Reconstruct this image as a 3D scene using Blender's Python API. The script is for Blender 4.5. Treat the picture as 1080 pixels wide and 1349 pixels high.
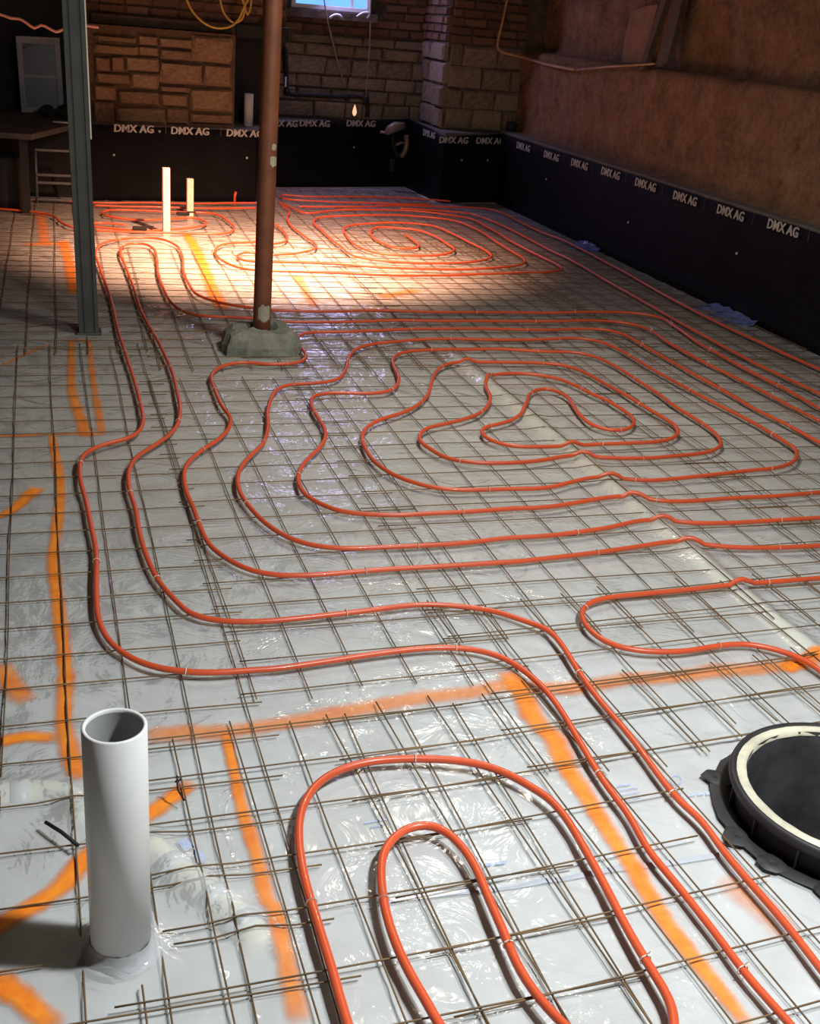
import bpy, bmesh, math, random
import numpy as np
from mathutils import Vector, Matrix, noise
random.seed(7)
S = bpy.context.scene
COL = S.collection
for o in list(bpy.data.objects): bpy.data.objects.remove(o)

# ------------------------------------------------------------------ camera
CAMH = 1.603
FPX, PCX, PCY = 1509.6, 540.0, 674.5
AX_R = Vector((0.95550301, -0.2841869, 0.07906838))
AX_D = Vector((-0.04359603, -0.40115033, -0.91497421))
AX_F = Vector((0.29174198, 0.87081354, -0.39568977))
cd = bpy.data.cameras.new('camera')
cd.sensor_fit = 'VERTICAL'; cd.sensor_height = 36.0; cd.lens = 36.0 * FPX / 1349.0
cd.clip_start = 0.05; cd.clip_end = 100
cam = bpy.data.objects.new('camera', cd); COL.objects.link(cam)
M = Matrix.Identity(4)
for i, v in enumerate((AX_R, -AX_D, -AX_F)):
    for k in range(3): M[k][i] = v[k]
M.translation = (0, 0, CAMH)
cam.matrix_world = M
S.camera = cam

# ------------------------------------------------------------------ world, lights, exposure
W = bpy.data.worlds.new('world'); S.world = W; W.use_nodes = True
W.node_tree.nodes['Background'].inputs[0].default_value = (0.75, 0.82, 1.0, 1)
W.node_tree.nodes['Background'].inputs[1].default_value = 0.05
S.view_settings.view_transform = 'Standard'
S.view_settings.look = 'None'
S.view_settings.exposure = 0.0
S.view_settings.gamma = 1.0
S.view_settings.use_curve_mapping = False

def light(name, kind, loc, target, power, color, size=0.3, **kw):
    l = bpy.data.lights.new(name, kind); l.energy = power; l.color = color
    if kind == 'AREA': l.shape = 'DISK'; l.size = size
    else: l.shadow_soft_size = size
    for k, v in kw.items(): setattr(l, k, v)
    o = bpy.data.objects.new(name, l); COL.objects.link(o)
    o.location = loc
    o.rotation_euler = (Vector(target) - Vector(loc)).to_track_quat('-Z', 'Y').to_euler()
    return o
light('ceiling_lamp_near', 'AREA', (1.45, 1.2, 2.3), (1.1, 1.6, 0), 92, (0.955, 0.985, 1.0), 0.2)
light('ceiling_lamp_middle', 'AREA', (1.75, 4.3, 2.3), (1.75, 4.5, 0), 38, (1.0, 0.89, 0.73), 0.3)
light('work_lamp_spot', 'SPOT', (1.42, 7.15, 1.9), (1.50, 7.95, 0), 1450, (1.0, 0.51, 0.31), 0.06, spot_size=math.radians(98), spot_blend=1.0)
light('window_daylight', 'AREA', (2.67, 11.45, 1.95), (3.4, 8.0, 0), 15, (0.62, 0.52, 1.0), 0.6)

# ------------------------------------------------------------------ pixel -> place (rays from the camera position onto floor / wall planes)
def ray(px, py): return (px - PCX) * AX_R + (py - PCY) * AX_D + FPX * AX_F
def fl(px, py, z=0.0):
    d = ray(px, py); s = (z - CAMH) / d.z
    return Vector((d.x * s, d.y * s, z))
def onx(px, py, x): d = ray(px, py); d = d * (x / d.x); return Vector((x, d.y, d.z + CAMH))
def ony(px, py, y): d = ray(px, py); d = d * (y / d.y); return Vector((d.x, y, d.z + CAMH))

# ------------------------------------------------------------------ materials
def srgb(r, g, b):
    f = lambda c: (c / 255 / 12.92) if c / 255 <= 0.04045 else ((c / 255 + 0.055) / 1.055) ** 2.4
    return (f(r), f(g), f(b), 1)
class NT:
    def __init__(s, name):
        s.m = bpy.data.materials.new(name); s.m.use_nodes = True
        s.t = s.m.node_tree; s.n = s.t.nodes; s.b = s.n['Principled BSDF']; s.out = s.n['Material Output']
        s.tc = s.n.new('ShaderNodeTexCoord')
    def node(s, typ, **kw):
        n = s.n.new(typ)
        for k, v in kw.items():
            if k.startswith('i_'): n.inputs[k[2:]].default_value = v
            elif k[0] == '_': n.inputs[int(k[1:])].default_value = v
            else: setattr(n, k, v)
        return n
    def link(s, a, b): s.t.links.new(a, b)
    def noise(s, scale, detail=4, rough=0.55, src='Object', dist=0.0):
        n = s.node('ShaderNodeTexNoise'); n.inputs['Scale'].default_value = scale
        n.inputs['Detail'].default_value = detail; n.inputs['Roughness'].default_value = rough
        n.inputs['Distortion'].default_value = dist
        s.link(s.tc.outputs[src], n.inputs['Vector']); return n
    def ramp(s, fac, stops):
        r = s.node('ShaderNodeValToRGB'); e = r.color_ramp.elements
        while len(e) < len(stops): e.new(0.5)
        for el, (p, c) in zip(e, stops): el.position = p; el.color = c
        s.link(fac, r.inputs[0]); return r
    def mix(s, fac, a, b, mode='MIX'):
        m = s.node('ShaderNodeMix', data_type='RGBA', blend_type=mode)
        for sock, v in ((m.inputs[0], fac), (m.inputs[6], a), (m.inputs[7], b)):
            if hasattr(v, 'links'): s.link(v, sock)
            else: sock.default_value = v
        return m.outputs[2]
    def bump(s, h, strength=0.3, dist=0.01):
        b = s.node('ShaderNodeBump'); b.inputs['Strength'].default_value = strength; b.inputs['Distance'].default_value = dist
        s.link(h, b.inputs['Height']); return b.outputs[0]
def simple(name, col, rough=0.5, metal=0.0, var=0.15, scale=6, bump=0.0, bscale=40, bdist=0.004, coat=0.0, src='Object', spec=0.5):
    t = NT(name); b = t.b
    c2 = tuple(x * (1 - var) for x in col[:3]) + (1,); c1 = tuple(min(1, x * (1 + var)) for x in col[:3]) + (1,)
    n = t.noise(scale, 5, src=src); r = t.ramp(n.outputs[0], [(0.3, c2), (0.7, c1)])
    t.link(r.outputs[0], b.inputs['Base Color'])
    b.inputs['Roughness'].default_value = rough; b.inputs['Metallic'].default_value = metal
    b.inputs['Coat Weight'].default_value = coat; b.inputs['Specular IOR Level'].default_value = spec
    if bump: t.link(t.bump(t.noise(bscale, 5, src=src).outputs[0], bump, bdist), b.inputs['Normal'])
    return t.m
MAT = {}
def mat_floor():
    t = NT('subfloor_grey'); n = t.noise(1.3, 6, 0.6); n2 = t.noise(9, 6, 0.65)
    a = t.ramp(n.outputs[0], [(0.3, srgb(176, 171, 160)), (0.5, srgb(198, 197, 192)), (0.72, srgb(214, 216, 216))])
    c = t.mix(0.35, a.outputs[0], t.ramp(n2.outputs[0], [(0.35, srgb(140, 132, 118)), (0.65, srgb(208, 208, 204))]).outputs[0])
    t.link(c, t.b.inputs['Base Color']); t.b.inputs['Roughness'].default_value = 0.8
    t.link(t.bump(n2.outputs[0], 0.3, 0.01), t.b.inputs['Normal']); return t.m
def mat_film():
    t = NT('clear_polyethylene_film'); n = t.n
    tr = t.node('ShaderNodeBsdfTransparent'); tr.inputs[0].default_value = (0.93, 0.95, 0.96, 1)
    gl = t.node('ShaderNodeBsdfGlossy'); gl.inputs['Roughness'].default_value = 0.19
    df = t.node('ShaderNodeBsdfDiffuse'); df.inputs[0].default_value = (0.74, 0.77, 0.78, 1)
    fr = t.node('ShaderNodeFresnel'); fr.inputs[0].default_value = 1.42
    vo = t.node('ShaderNodeTexVoronoi', feature='DISTANCE_TO_EDGE'); vo.inputs['Scale'].default_value = 3.2
    wn = t.noise(3.0, 3); ad = t.node('ShaderNodeVectorMath', operation='MULTIPLY_ADD')
    ad.inputs[1].default_value = (0.5, 0.5, 0.5); t.link(wn.outputs['Color'], ad.inputs[0]); t.link(t.tc.outputs['Object'], ad.inputs[2])
    t.link(ad.outputs[0], vo.inputs['Vector'])
    n1 = t.noise(4.2, 4, 0.55, dist=1.5)
    mm = t.node('ShaderNodeMath', operation='MULTIPLY_ADD'); mm.inputs[1].default_value = 0.35
    t.link(vo.outputs[0], mm.inputs[0]); t.link(n1.outputs[0], mm.inputs[2])
    bp = t.bump(mm.outputs[0], 0.6, 0.04)
    for x in (gl, fr): t.link(bp, x.inputs['Normal'])
    m1 = t.node('ShaderNodeMixShader'); m1.inputs[0].default_value = 0.40; t.link(tr.outputs[0], m1.inputs[1]); t.link(df.outputs[0], m1.inputs[2])
    m2 = t.node('ShaderNodeMixShader'); t.link(fr.outputs[0], m2.inputs[0]); t.link(m1.outputs[0], m2.inputs[1]); t.link(gl.outputs[0], m2.inputs[2])
    t.link(m2.outputs[0], t.out.inputs[0]); return t.m
def mat_paint():
    t = NT('orange_marking_paint'); uv = t.tc.outputs['UV']
    sx = t.node('ShaderNodeSeparateXYZ'); t.link(uv, sx.inputs[0])
    # u across the stripe -1..1 -> soft sprayed edge
    ab = t.node('ShaderNodeMath', operation='ABSOLUTE'); t.link(sx.outputs[0], ab.inputs[0])
    nz = t.noise(16, 6, 0.7); na = t.node('ShaderNodeMath', operation='MULTIPLY_ADD'); na.inputs[1].default_value = 0.9; na.inputs[2].default_value = -0.45
    t.link(nz.outputs[0], na.inputs[0])
    su = t.node('ShaderNodeMath', operation='ADD'); t.link(ab.outputs[0], su.inputs[0]); t.link(na.outputs[0], su.inputs[1])
    mr = t.node('ShaderNodeMapRange'); mr.inputs[1].default_value = 0.32; mr.inputs[2].default_value = 0.98; mr.inputs[3].default_value = 1; mr.inputs[4].default_value = 0
    t.link(su.outputs[0], mr.inputs[0])
    mu = t.node('ShaderNodeMath', operation='MULTIPLY'); t.link(mr.outputs[0], mu.inputs[0]); t.link(sx.outputs[1], mu.inputs[1])
    t.link(mu.outputs[0], t.b.inputs['Alpha'])
    r = t.ramp(nz.outputs[0], [(0.3, srgb(232, 118, 10)), (0.7, srgb(255, 156, 42))])
    t.link(r.outputs[0], t.b.inputs['Base Color']); t.b.inputs['Roughness'].default_value = 0.6; return t.m
def mat_membrane():
    t = NT('black_dimpled_plastic'); sx = t.node('ShaderNodeSeparateXYZ'); t.link(t.tc.outputs['UV'], sx.inputs[0])
    o = []
    for k in (0, 1):
        m = t.node('ShaderNodeMath', operation='MULTIPLY'); m.inputs[1].default_value = math.pi * 2 / 0.024; t.link(sx.outputs[k], m.inputs[0])
        s = t.node('ShaderNodeMath', operation='SINE'); t.link(m.outputs[0], s.inputs[0]); o.append(s)
    mu = t.node('ShaderNodeMath', operation='MULTIPLY'); t.link(o[0].outputs[0], mu.inputs[0]); t.link(o[1].outputs[0], mu.inputs[1])
    t.link(t.bump(mu.outputs[0], 0.5, 0.006), t.b.inputs['Normal'])
    n = t.noise(3, 4); r = t.ramp(n.outputs[0], [(0.3, (0.003, 0.003, 0.004, 1)), (0.75, (0.007, 0.007, 0.009, 1))])
    t.link(r.outputs[0], t.b.inputs['Base Color']); t.b.inputs['Roughness'].default_value = 0.5; t.b.inputs['Specular IOR Level'].default_value = 0.10
    return t.m
def mat_plaster():
    t = NT('stained_brown_plaster'); n = t.noise(1.6, 7, 0.66, dist=0.8); n2 = t.noise(5, 7, 0.65); n3 = t.noise(26, 6, 0.7)
    a = t.ramp(n.outputs[0], [(0.28, srgb(66, 54, 42)), (0.42, srgb(128, 98, 68)), (0.55, srgb(160, 120, 84)), (0.68, srgb(122, 112, 100)), (0.8, srgb(92, 80, 64))])
    c = t.mix(0.5, a.outputs[0], t.ramp(n2.outputs[0], [(0.36, srgb(48, 38, 30)), (0.48, srgb(130, 96, 66)), (0.58, srgb(150, 116, 82)), (0.68, srgb(182, 152, 118))]).outputs[0])
    c = t.mix(0.35, c, t.ramp(n3.outputs[0], [(0.38, srgb(40, 31, 25)), (0.5, srgb(124, 92, 66)), (0.64, srgb(150, 118, 88))]).outputs[0])
    t.link(c, t.b.inputs['Base Color']); t.b.inputs['Roughness'].default_value = 0.95
    t.link(t.bump(t.mix(0.4, n2.outputs[0], n3.outputs[0]), 1.0, 0.05), t.b.inputs['Normal']); return t.m
def mat_varied(name, stops, rough=0.9, nsc=7, bs=0.5, bd=0.012):
    t = NT(name); oi = t.node('ShaderNodeObjectInfo'); n = t.noise(nsc, 6, 0.65)
    a = t.ramp(oi.outputs['Random'], stops)
    c = t.mix(0.45, a.outputs[0], t.ramp(n.outputs[0], [(0.35, tuple(x * 0.5 for x in stops[0][1][:3]) + (1,)), (0.65, tuple(min(1, x * 1.35) for x in stops[-1][1][:3]) + (1,))]).outputs[0])
    t.link(c, t.b.inputs['Base Color']); t.b.inputs['Roughness'].default_value = rough
    t.link(t.bump(n.outputs[0], bs, bd), t.b.inputs['Normal']); return t.m
def mat_emit(name, col, st):
    t = NT(name); t.b.inputs['Base Color'].default_value = (0.02, 0.02, 0.02, 1)
    n = t.noise(3); r = t.ramp(n.outputs[0], [(0.3, tuple(c * 0.8 for c in col) + (1,)), (0.7, col + (1,))])
    t.link(r.outputs[0], t.b.inputs['Emission Color']); t.b.inputs['Emission Strength'].default_value = st; return t.m
def mat_mortar_brick():
    t = NT('old_brickwork'); br = t.node('ShaderNodeTexBrick'); mp = t.node('ShaderNodeMapping')
    t.link(t.tc.outputs['Object'], mp.inputs[0]); mp.inputs['Rotation'].default_value = (math.radians(90), 0, 0)
    t.link(mp.outputs[0], br.inputs[0]); br.inputs['Scale'].default_value = 1
    br.inputs['Brick Width'].default_value = 0.22; br.inputs['Row Height'].default_value = 0.075; br.inputs['Mortar Size'].default_value = 0.008
    br.inputs[1].default_value = srgb(92, 64, 50); br.inputs[2].default_value = srgb(70, 52, 42); br.inputs[3].default_value = srgb(60, 54, 48)
    t.link(br.outputs[0], t.b.inputs['Base Color']); t.b.inputs['Roughness'].default_value = 0.95; return t.m
MAT['floor'] = mat_floor(); MAT['film'] = mat_film(); MAT['paint'] = mat_paint(); MAT['membrane'] = mat_membrane(); MAT['plaster'] = mat_plaster()
MAT['hose'] = simple('orange_red_tubing', srgb(206, 84, 47), 0.36, var=0.12, scale=3, coat=0.1)
MAT['wire'] = simple('rusty_steel_wire', srgb(112, 90, 62), 0.65, 0.35, var=0.45, scale=5, bump=0.4, bscale=120, bdist=0.001)
MAT['tie'] = simple('pale_cable_tie', srgb(214, 196, 180), 0.4, var=0.1)
MAT['pvc'] = simple('white_pvc', srgb(212, 214, 212), 0.38, var=0.05, scale=4, bump=0.05, bscale=20)
MAT['pvc_old'] = simple('cream_pvc', srgb(226, 222, 200), 0.5, var=0.08, scale=7)
MAT['steel'] = simple('dark_galvanised_steel', srgb(72, 74, 72), 0.55, 0.2, var=0.22, scale=9, bump=0.15, bscale=30)
MAT['rust_post'] = simple('rust_brown_painted_steel', srgb(112, 64, 42), 0.55, 0.0, var=0.3, scale=8, bump=0.3, bscale=50, bdist=0.002)
MAT['paint_patch'] = simple('flaked_pale_paint', srgb(150, 146, 126), 0.8, var=0.2, scale=30)
MAT['concrete'] = simple('rough_grey_concrete', srgb(118, 122, 112), 0.9, var=0.3, scale=14, bump=0.7, bscale=35, bdist=0.012)
MAT['sill'] = simple('dusty_concrete_ledge', srgb(104, 100, 94), 0.95, var=0.22, scale=9, bump=0.4, bscale=30)
MAT['mortar'] = simple('dark_mortar', srgb(58, 50, 43), 0.95, var=0.3, scale=12, bump=0.7, bscale=30, bdist=0.02)
MAT['mortar_brown'] = simple('brown_mortar', srgb(104, 80, 60), 0.95, var=0.3, scale=12, bump=0.7, bscale=30, bdist=0.02)
MAT['mortar_grey'] = simple('grey_mortar', srgb(82, 74, 63), 0.95, var=0.35, scale=9, bump=0.7, bscale=30, bdist=0.02)
MAT['stone_brown'] = mat_varied('brown_sandstone', [(0.0, srgb(128, 96, 72)), (0.5, srgb(148, 112, 82)), (1.0, srgb(164, 132, 100))])
MAT['stone_grey'] = mat_varied('grey_limestone', [(0.0, srgb(100, 90, 76)), (0.5, srgb(118, 107, 90)), (1.0, srgb(136, 125, 106))])
MAT['brick'] = mat_varied('old_red_brick', [(0.0, srgb(78, 54, 42)), (0.5, srgb(108, 72, 54)), (1.0, srgb(120, 98, 78))], nsc=16)
MAT['brickwall'] = mat_mortar_brick()
MAT['black_plastic'] = simple('black_basin_plastic', srgb(38, 38, 39), 0.55, var=0.35, scale=10, bump=0.3, bscale=25)
MAT['rim'] = simple('dusty_cream_rim', srgb(196, 192, 170), 0.8, var=0.25, scale=16, bump=0.3, bscale=40)
MAT['dark'] = simple('dark_concrete_and_shade', srgb(34, 33, 32), 0.9, var=0.3, scale=6, bump=0.4, bscale=20)
MAT['bench'] = simple('dusty_dark_bench_top', srgb(74, 70, 66), 0.9, var=0.3, scale=8)
MAT['ceil'] = simple('dark_joist_ceiling', srgb(96, 84, 70), 0.95, var=0.2)
MAT['wood'] = simple('pale_raw_pine', srgb(238, 208, 190), 0.6, var=0.1, scale=18)
MAT['board'] = simple('weathered_board', srgb(88, 72, 58), 0.85, var=0.3, scale=12)
MAT['conduit'] = simple('tan_conduit', srgb(176, 140, 100), 0.6, var=0.2, scale=8)
MAT['iron'] = simple('black_iron_pipe', srgb(18, 17, 16), 0.75, 0.0, var=0.3)
MAT['white_frame'] = simple('dull_white_frame', srgb(132, 138, 146), 0.6, var=0.08)
MAT['dim_pane'] = simple('dusty_dark_pane', srgb(62, 66, 76), 0.35, var=0.15, scale=2)
MAT['vinyl'] = simple('white_vinyl_window', srgb(210, 214, 222), 0.5, var=0.05)
MAT['sky_pane'] = mat_emit('daylit_blue_pane', (0.16, 0.42, 1.0), 1.6)
MAT['glow'] = mat_emit('small_orange_glow', (1.0, 0.45, 0.25), 1.6)
MAT['yellow'] = simple('yellow_cable_jacket', srgb(196, 158, 56), 0.5, var=0.12)
MAT['pink_lit'] = simple('pink_lit_flex_cable', srgb(214, 150, 132), 0.55, var=0.1)  # pink light falling on the cable is painted into its colour
MAT['grey_cable'] = simple('grey_cord', srgb(128, 116, 100), 0.7)
MAT['alu'] = simple('dull_aluminium', srgb(104, 104, 104), 0.45, 0.4, var=0.15)
MAT['print'] = simple('white_print', srgb(176, 174, 168), 0.7, var=0.12, scale=30)
MAT['print_dim'] = simple('grey_print', srgb(84, 82, 80), 0.8, var=0.2, scale=30)
MAT['valve'] = simple('dull_brass_valve', srgb(124, 112, 100), 0.5, 0.3, var=0.25)
MAT['blue_film'] = simple('crumpled_blue_film', srgb(96, 112, 168), 0.25, var=0.3, scale=20, bump=0.6, bscale=25, bdist=0.02)
MAT['blue_print'] = simple('faded_blue_ink', srgb(168, 182, 212), 0.6, var=0.2, scale=40)

# ------------------------------------------------------------------ builders
def mesh(name, verts, faces, m=None, parent=None, smooth=False):
    me = bpy.data.meshes.new(name); me.from_pydata([tuple(v) for v in verts], [], faces); me.update()
    if smooth: me.polygons.foreach_set('use_smooth', [True] * len(me.polygons))
    return link(name, me, m, parent)
def link(name, me, m=None, parent=None):
    if m and not me.materials: me.materials.append(MAT[m])
    o = bpy.data.objects.new(name, me); COL.objects.link(o)
    if parent: o.parent = parent
    return o
def tag(o, label, cat, group=None):
    o['label'] = label; o['category'] = cat
    if group: o['group'] = group
    return o
def thing(name, label, cat, loc=(0, 0, 0), group=None):
    o = bpy.data.objects.new(name, None); COL.objects.link(o); o.location = loc; o.empty_display_size = 0.1
    return tag(o, label, cat, group)
def struct(o): o['kind'] = 'structure'; return o
BOXF = [(0, 3, 2, 1), (4, 5, 6, 7), (0, 1, 5, 4), (1, 2, 6, 5), (2, 3, 7, 6), (3, 0, 4, 7)]
def boxv(a, b):
    return [(a[0], a[1], a[2]), (b[0], a[1], a[2]), (b[0], b[1], a[2]), (a[0], b[1], a[2]), (a[0], a[1], b[2]), (b[0], a[1], b[2]), (b[0], b[1], b[2]), (a[0], b[1], b[2])]
def box(name, a, b, m, parent=None, bev=0.0):
    bm = bmesh.new(); vs = [bm.verts.new(v) for v in boxv(a, b)]
    for f in BOXF: bm.faces.new([vs[i] for i in f])
    if bev: bmesh.ops.bevel(bm, geom=bm.edges[:], offset=bev, segments=2, affect='EDGES', profile=0.6)
    me = bpy.data.meshes.new(name); bm.to_mesh(me); bm.free()
    return link(name, me, m, parent)
def catmull(P, step):
    P = [Vector(p) for p in P]; out = []
    Q = [2 * P[0] - P[1]] + P + [2 * P[-1] - P[-2]]
    for i in range(1, len(Q) - 2):
        a, b, c, d = Q[i - 1:i + 3]; L = (c - b).length; n = max(1, int(math.ceil(L / step)))
        # centripetal parametrisation keeps tight bends free of loops
        t0 = 0; t1 = t0 + max(1e-4, (b - a).length) ** .5; t2 = t1 + max(1e-4, (c - b).length) ** .5; t3 = t2 + max(1e-4, (d - c).length) ** .5
        for k in range(n):
            t = t1 + (t2 - t1) * k / n
            A1 = a * ((t1 - t) / (t1 - t0)) + b * ((t - t0) / (t1 - t0)); A2 = b * ((t2 - t) / (t2 - t1)) + c * ((t - t1) / (t2 - t1)); A3 = c * ((t3 - t) / (t3 - t2)) + d * ((t - t2) / (t3 - t2))
            B1 = A1 * ((t2 - t) / (t2 - t0)) + A2 * ((t - t0) / (t2 - t0)); B2 = A2 * ((t3 - t) / (t3 - t1)) + A3 * ((t - t1) / (t3 - t1))
            out.append(B1 * ((t2 - t) / (t2 - t1)) + B2 * ((t - t1) / (t2 - t1)))
    out.append(P[-1]); return out
def tube_geo(path, r, n=8, cap=True):
    V = []; F = []; up = Vector((0, 0, 1)); N = len(path)
    rr = r if isinstance(r, (list, tuple)) else [r] * N
    for i, p in enumerate(path):
        t = (path[min(i + 1, N - 1)] - path[max(i - 1, 0)]); t = t.normalized() if t.length > 1e-9 else Vector((1, 0, 0))
        if i == 0:
            a = up if abs(t.z) < 0.9 else Vector((1, 0, 0)); u = (a - t * a.dot(t)).normalized()
        else: u = (u - t * u.dot(t)).normalized()
        w = t.cross(u)
        for k in range(n):
            th = 2 * math.pi * k / n; V.append(p + (u * math.cos(th) + w * math.sin(th)) * rr[i])
    for i in range(N - 1):
        for k in range(n):
            k2 = (k + 1) % n; F.append((i * n + k, i * n + k2, (i + 1) * n + k2, (i + 1) * n + k))
    if cap: F.append(tuple(range(n - 1, -1, -1))); F.append(tuple((N - 1) * n + k for k in range(n)))
    return V, F
def tube(name, path, r, m, parent=None, n=8, smooth=True):
    V, F = tube_geo(path, r, n); return mesh(name, V, F, m, parent, smooth)
def lathe(name, prof, m, parent=None, n=32, center=(0, 0, 0), smooth=True, jit=0.0):
    V = []; F = []
    for (r, z) in prof:
        for k in range(n):
            th = 2 * math.pi * k / n; q = r + (random.uniform(-jit, jit) if jit else 0)
            V.append((center[0] + q * math.cos(th), center[1] + q * math.sin(th), center[2] + z))
    for i in range(len(prof) - 1):
        for k in range(n):
            k2 = (k + 1) % n; F.append((i * n + k, i * n + k2, (i + 1) * n + k2, (i + 1) * n + k))
    return mesh(name, V, F, m, parent, smooth)

# ------------------------------------------------------------------ ground relief: pipes under the film
PIPE_C = Vector((0.072, 1.645)); PIPE_R = 0.0535
BAS_C = Vector((1.674, 1.716)); BAS_R = 0.267
DRAIN_A = [fl(-160, 1052), fl(0, 1045), fl(50, 1041), fl(80, 1045), fl(98, 1058), fl(112, 1080)]
DRAIN_B = [fl(190, 1112), fl(225, 1142), fl(265, 1172), fl(305, 1205), fl(350, 1248)]
STRIP = [Vector((1.985, 5.45, 0)), Vector((2.02, 4.6, 0)), Vector((2.045, 3.6, 0)), Vector((2.065, 2.7, 0)), Vector((2.085, 2.2, 0))]
SUB = [(catmull(DRAIN_A, 0.02), 0.046, -0.029), (catmull(DRAIN_B, 0.02), 0.050, -0.031), (catmull(STRIP, 0.1), 0.056, -0.036)]
def seg_d(p, path):
    best = 9
    for a, b in zip(path, path[1:]):
        ab = (b - a).xy; t = max(0, min(1, (p - a.xy).dot(ab) / max(1e-9, ab.length_squared)))
        best = min(best, (p - a.xy - ab * t).length)
    return best
BOXES = [(min(q.x for q in P) - .15, max(q.x for q in P) + .15, min(q.y for q in P) - .15, max(q.y for q in P) + .15) for P, _, _ in SUB]
def relief(x, y):
    z = 0.0
    for (P, r, zc), (x0, x1, y0, y1) in zip(SUB, BOXES):
        if x0 < x < x1 and y0 < y < y1:
            d = seg_d(Vector((x, y)), P); top = zc + r + 0.0035
            if d < r * 0.8: h = zc + 0.0035 + math.sqrt(r * r - d * d)
            else: h = max(0, (zc + 0.0035 + r * 0.6) * (1 - (d - r * 0.8) / 0.07))
            z = max(z, h)
    return z

# ------------------------------------------------------------------ floor and film
X0, X1, Y0, Y1 = -2.4, 4.6, -1.6, 11.8
def inside(x, y): return -2.36 < x < 4.19 and -1.56 < y < (10.0 + 0.16 * (x - 0.36) if x < 1.75 else 10.2 + 2.7 * (x - 1.75) if x < 2.1 else 11.1 + 0.28 * (x - 2.1) if x < 3.5 else 10.62)
def grid_floor(name, step, zf, m, hole):
    nx = int((X1 - X0) / step); ny = int((Y1 - Y0) / step)
    V = []; F = []
    for j in range(ny + 1):
        for i in range(nx + 1):
            x = X0 + (X1 - X0) * i / nx; y = Y0 + (Y1 - Y0) * j / ny; V.append((x, y, zf(x, y)))
    def inn(k): v = V[k]; return (Vector((v[0], v[1])) - BAS_C).length < hole
    for j in range(ny):
        for i in range(nx):
            a = j * (nx + 1) + i; q = (a, a + 1, a + nx + 2, a + nx + 1)
            v = V[a]
            if abs(v[0] - BAS_C.x) < .5 and abs(v[1] - BAS_C.y) < .5 and all(inn(k) for k in q): continue
            if m == 'film' and not inside(v[0], v[1]): continue
            F.append(q)
    return mesh(name, V, F, m, None, True)
struct(grid_floor('floor', 0.035, lambda x, y: 0.0, 'floor', 0.285))
def filmz(x, y):
    v = Vector((x * 3.1, y * 3.1, 0.3)); n1 = noise.noise(v)
    w = noise.noise(Vector((x * 9 + n1 * 2, y * 9 - n1 * 1.5, 2.2)))
    rd = 1 - abs(noise.noise(Vector((x * 4.3 + n1, y * 4.3, 7.7))))
    z = 0.0045 + 0.003 * w + 0.006 * max(0, rd - 0.8) / 0.2 * (0.5 + 0.5 * n1) + relief(x, y)
    d = (Vector((x, y)) - PIPE_C).length
    if d < 0.15: z += 0.018 * max(0, 1 - max(0, d - 0.055) / 0.05) * (1 + 0.5 * w)
    return max(0.002, z)
film = grid_floor('plastic_sheet', 0.028, filmz, 'film', 0.285)
film_tag = tag(film, 'wrinkled clear plastic vapour barrier covering the whole basement floor', 'plastic sheet')
for nm, (P, r, zc), lab in (('drain_pipe', SUB[0], 'white drain pipe with elbow under the plastic left of the standpipe'), ('drain_pipe', SUB[1], 'white drain pipe under the plastic running right of the standpipe'), ('buried_pipe', SUB[2], 'long straight cream pipe showing through the plastic under the hose spiral')):
    o = tube(nm, [Vector((q.x, q.y, zc)) for q in P], r, 'pvc_old', n=16); tag(o, lab, 'pipe')
    if nm == 'drain_pipe':
        for k in ((0.35, 0.55) if 'elbow' in lab else (0.2, 0.55, 0.8)):
            i = int(k * (len(P) - 2)); sg = [Vector((q.x, q.y, zc)) for q in P[i:i + 3]]
            tube('coupling', sg, r + 0.004, 'pvc', o, n=16)

# faded ink printed on the film, and the edge of an overlapping layer
def decal(name, pts, m):
    c = [fl(x, y) for x, y in pts]
    return mesh(name, [(q.x, q.y, filmz(q.x, q.y) + 0.0012) for q in c], [tuple(range(len(c)))], m, film)
INK = MAT['blue_print']
for (x, y, L_, h) in [(812, 1038, 18, 2.2), (815, 1044, 26, 1.2), (818, 1050, 24, 1.0), (822, 1056, 22, 1.0), (905, 1050, 10, 3), (918, 1048, 8, 3.4), (929, 1046, 12, 4.5), (480, 1086, 30, 2), (488, 1092, 18, 2), (520, 1110, 22, 3), (637, 1142, 10, 4), (652, 1140, 14, 4)]:
    decal('ink_print', [(x, y), (x + L_, y - L_ * .16), (x + L_, y - L_ * .16 + h), (x, y + h)], 'blue_print')
for a0 in range(0, 12):
    a, b_ = a0 * math.pi / 6, (a0 + 1) * math.pi / 6
    decal('ink_print', [(890 + 8 * math.cos(a), 1030 + 7 * math.sin(a)), (890 + 8 * math.cos(b_), 1030 + 7 * math.sin(b_)), (890 + 6.6 * math.cos(b_), 1030 + 5.6 * math.sin(b_)), (890 + 6.6 * math.cos(a), 1030 + 5.6 * math.sin(a))], 'blue_print')
for q in ([(232, 1112), (246, 1108), (256, 1120), (244, 1126)], [(254, 1124), (262, 1122), (274, 1138), (262, 1142)]): decal('ink_print', q, 'blue_print')
MAT['seam'] = simple('grey_film_overlap', srgb(176, 182, 192), 0.3, var=0.12, scale=12)
seam = [(500, 1188), (560, 1180), (640, 1172), (720, 1160), (800, 1146), (880, 1136), (960, 1124), (1080, 1108)]
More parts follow.
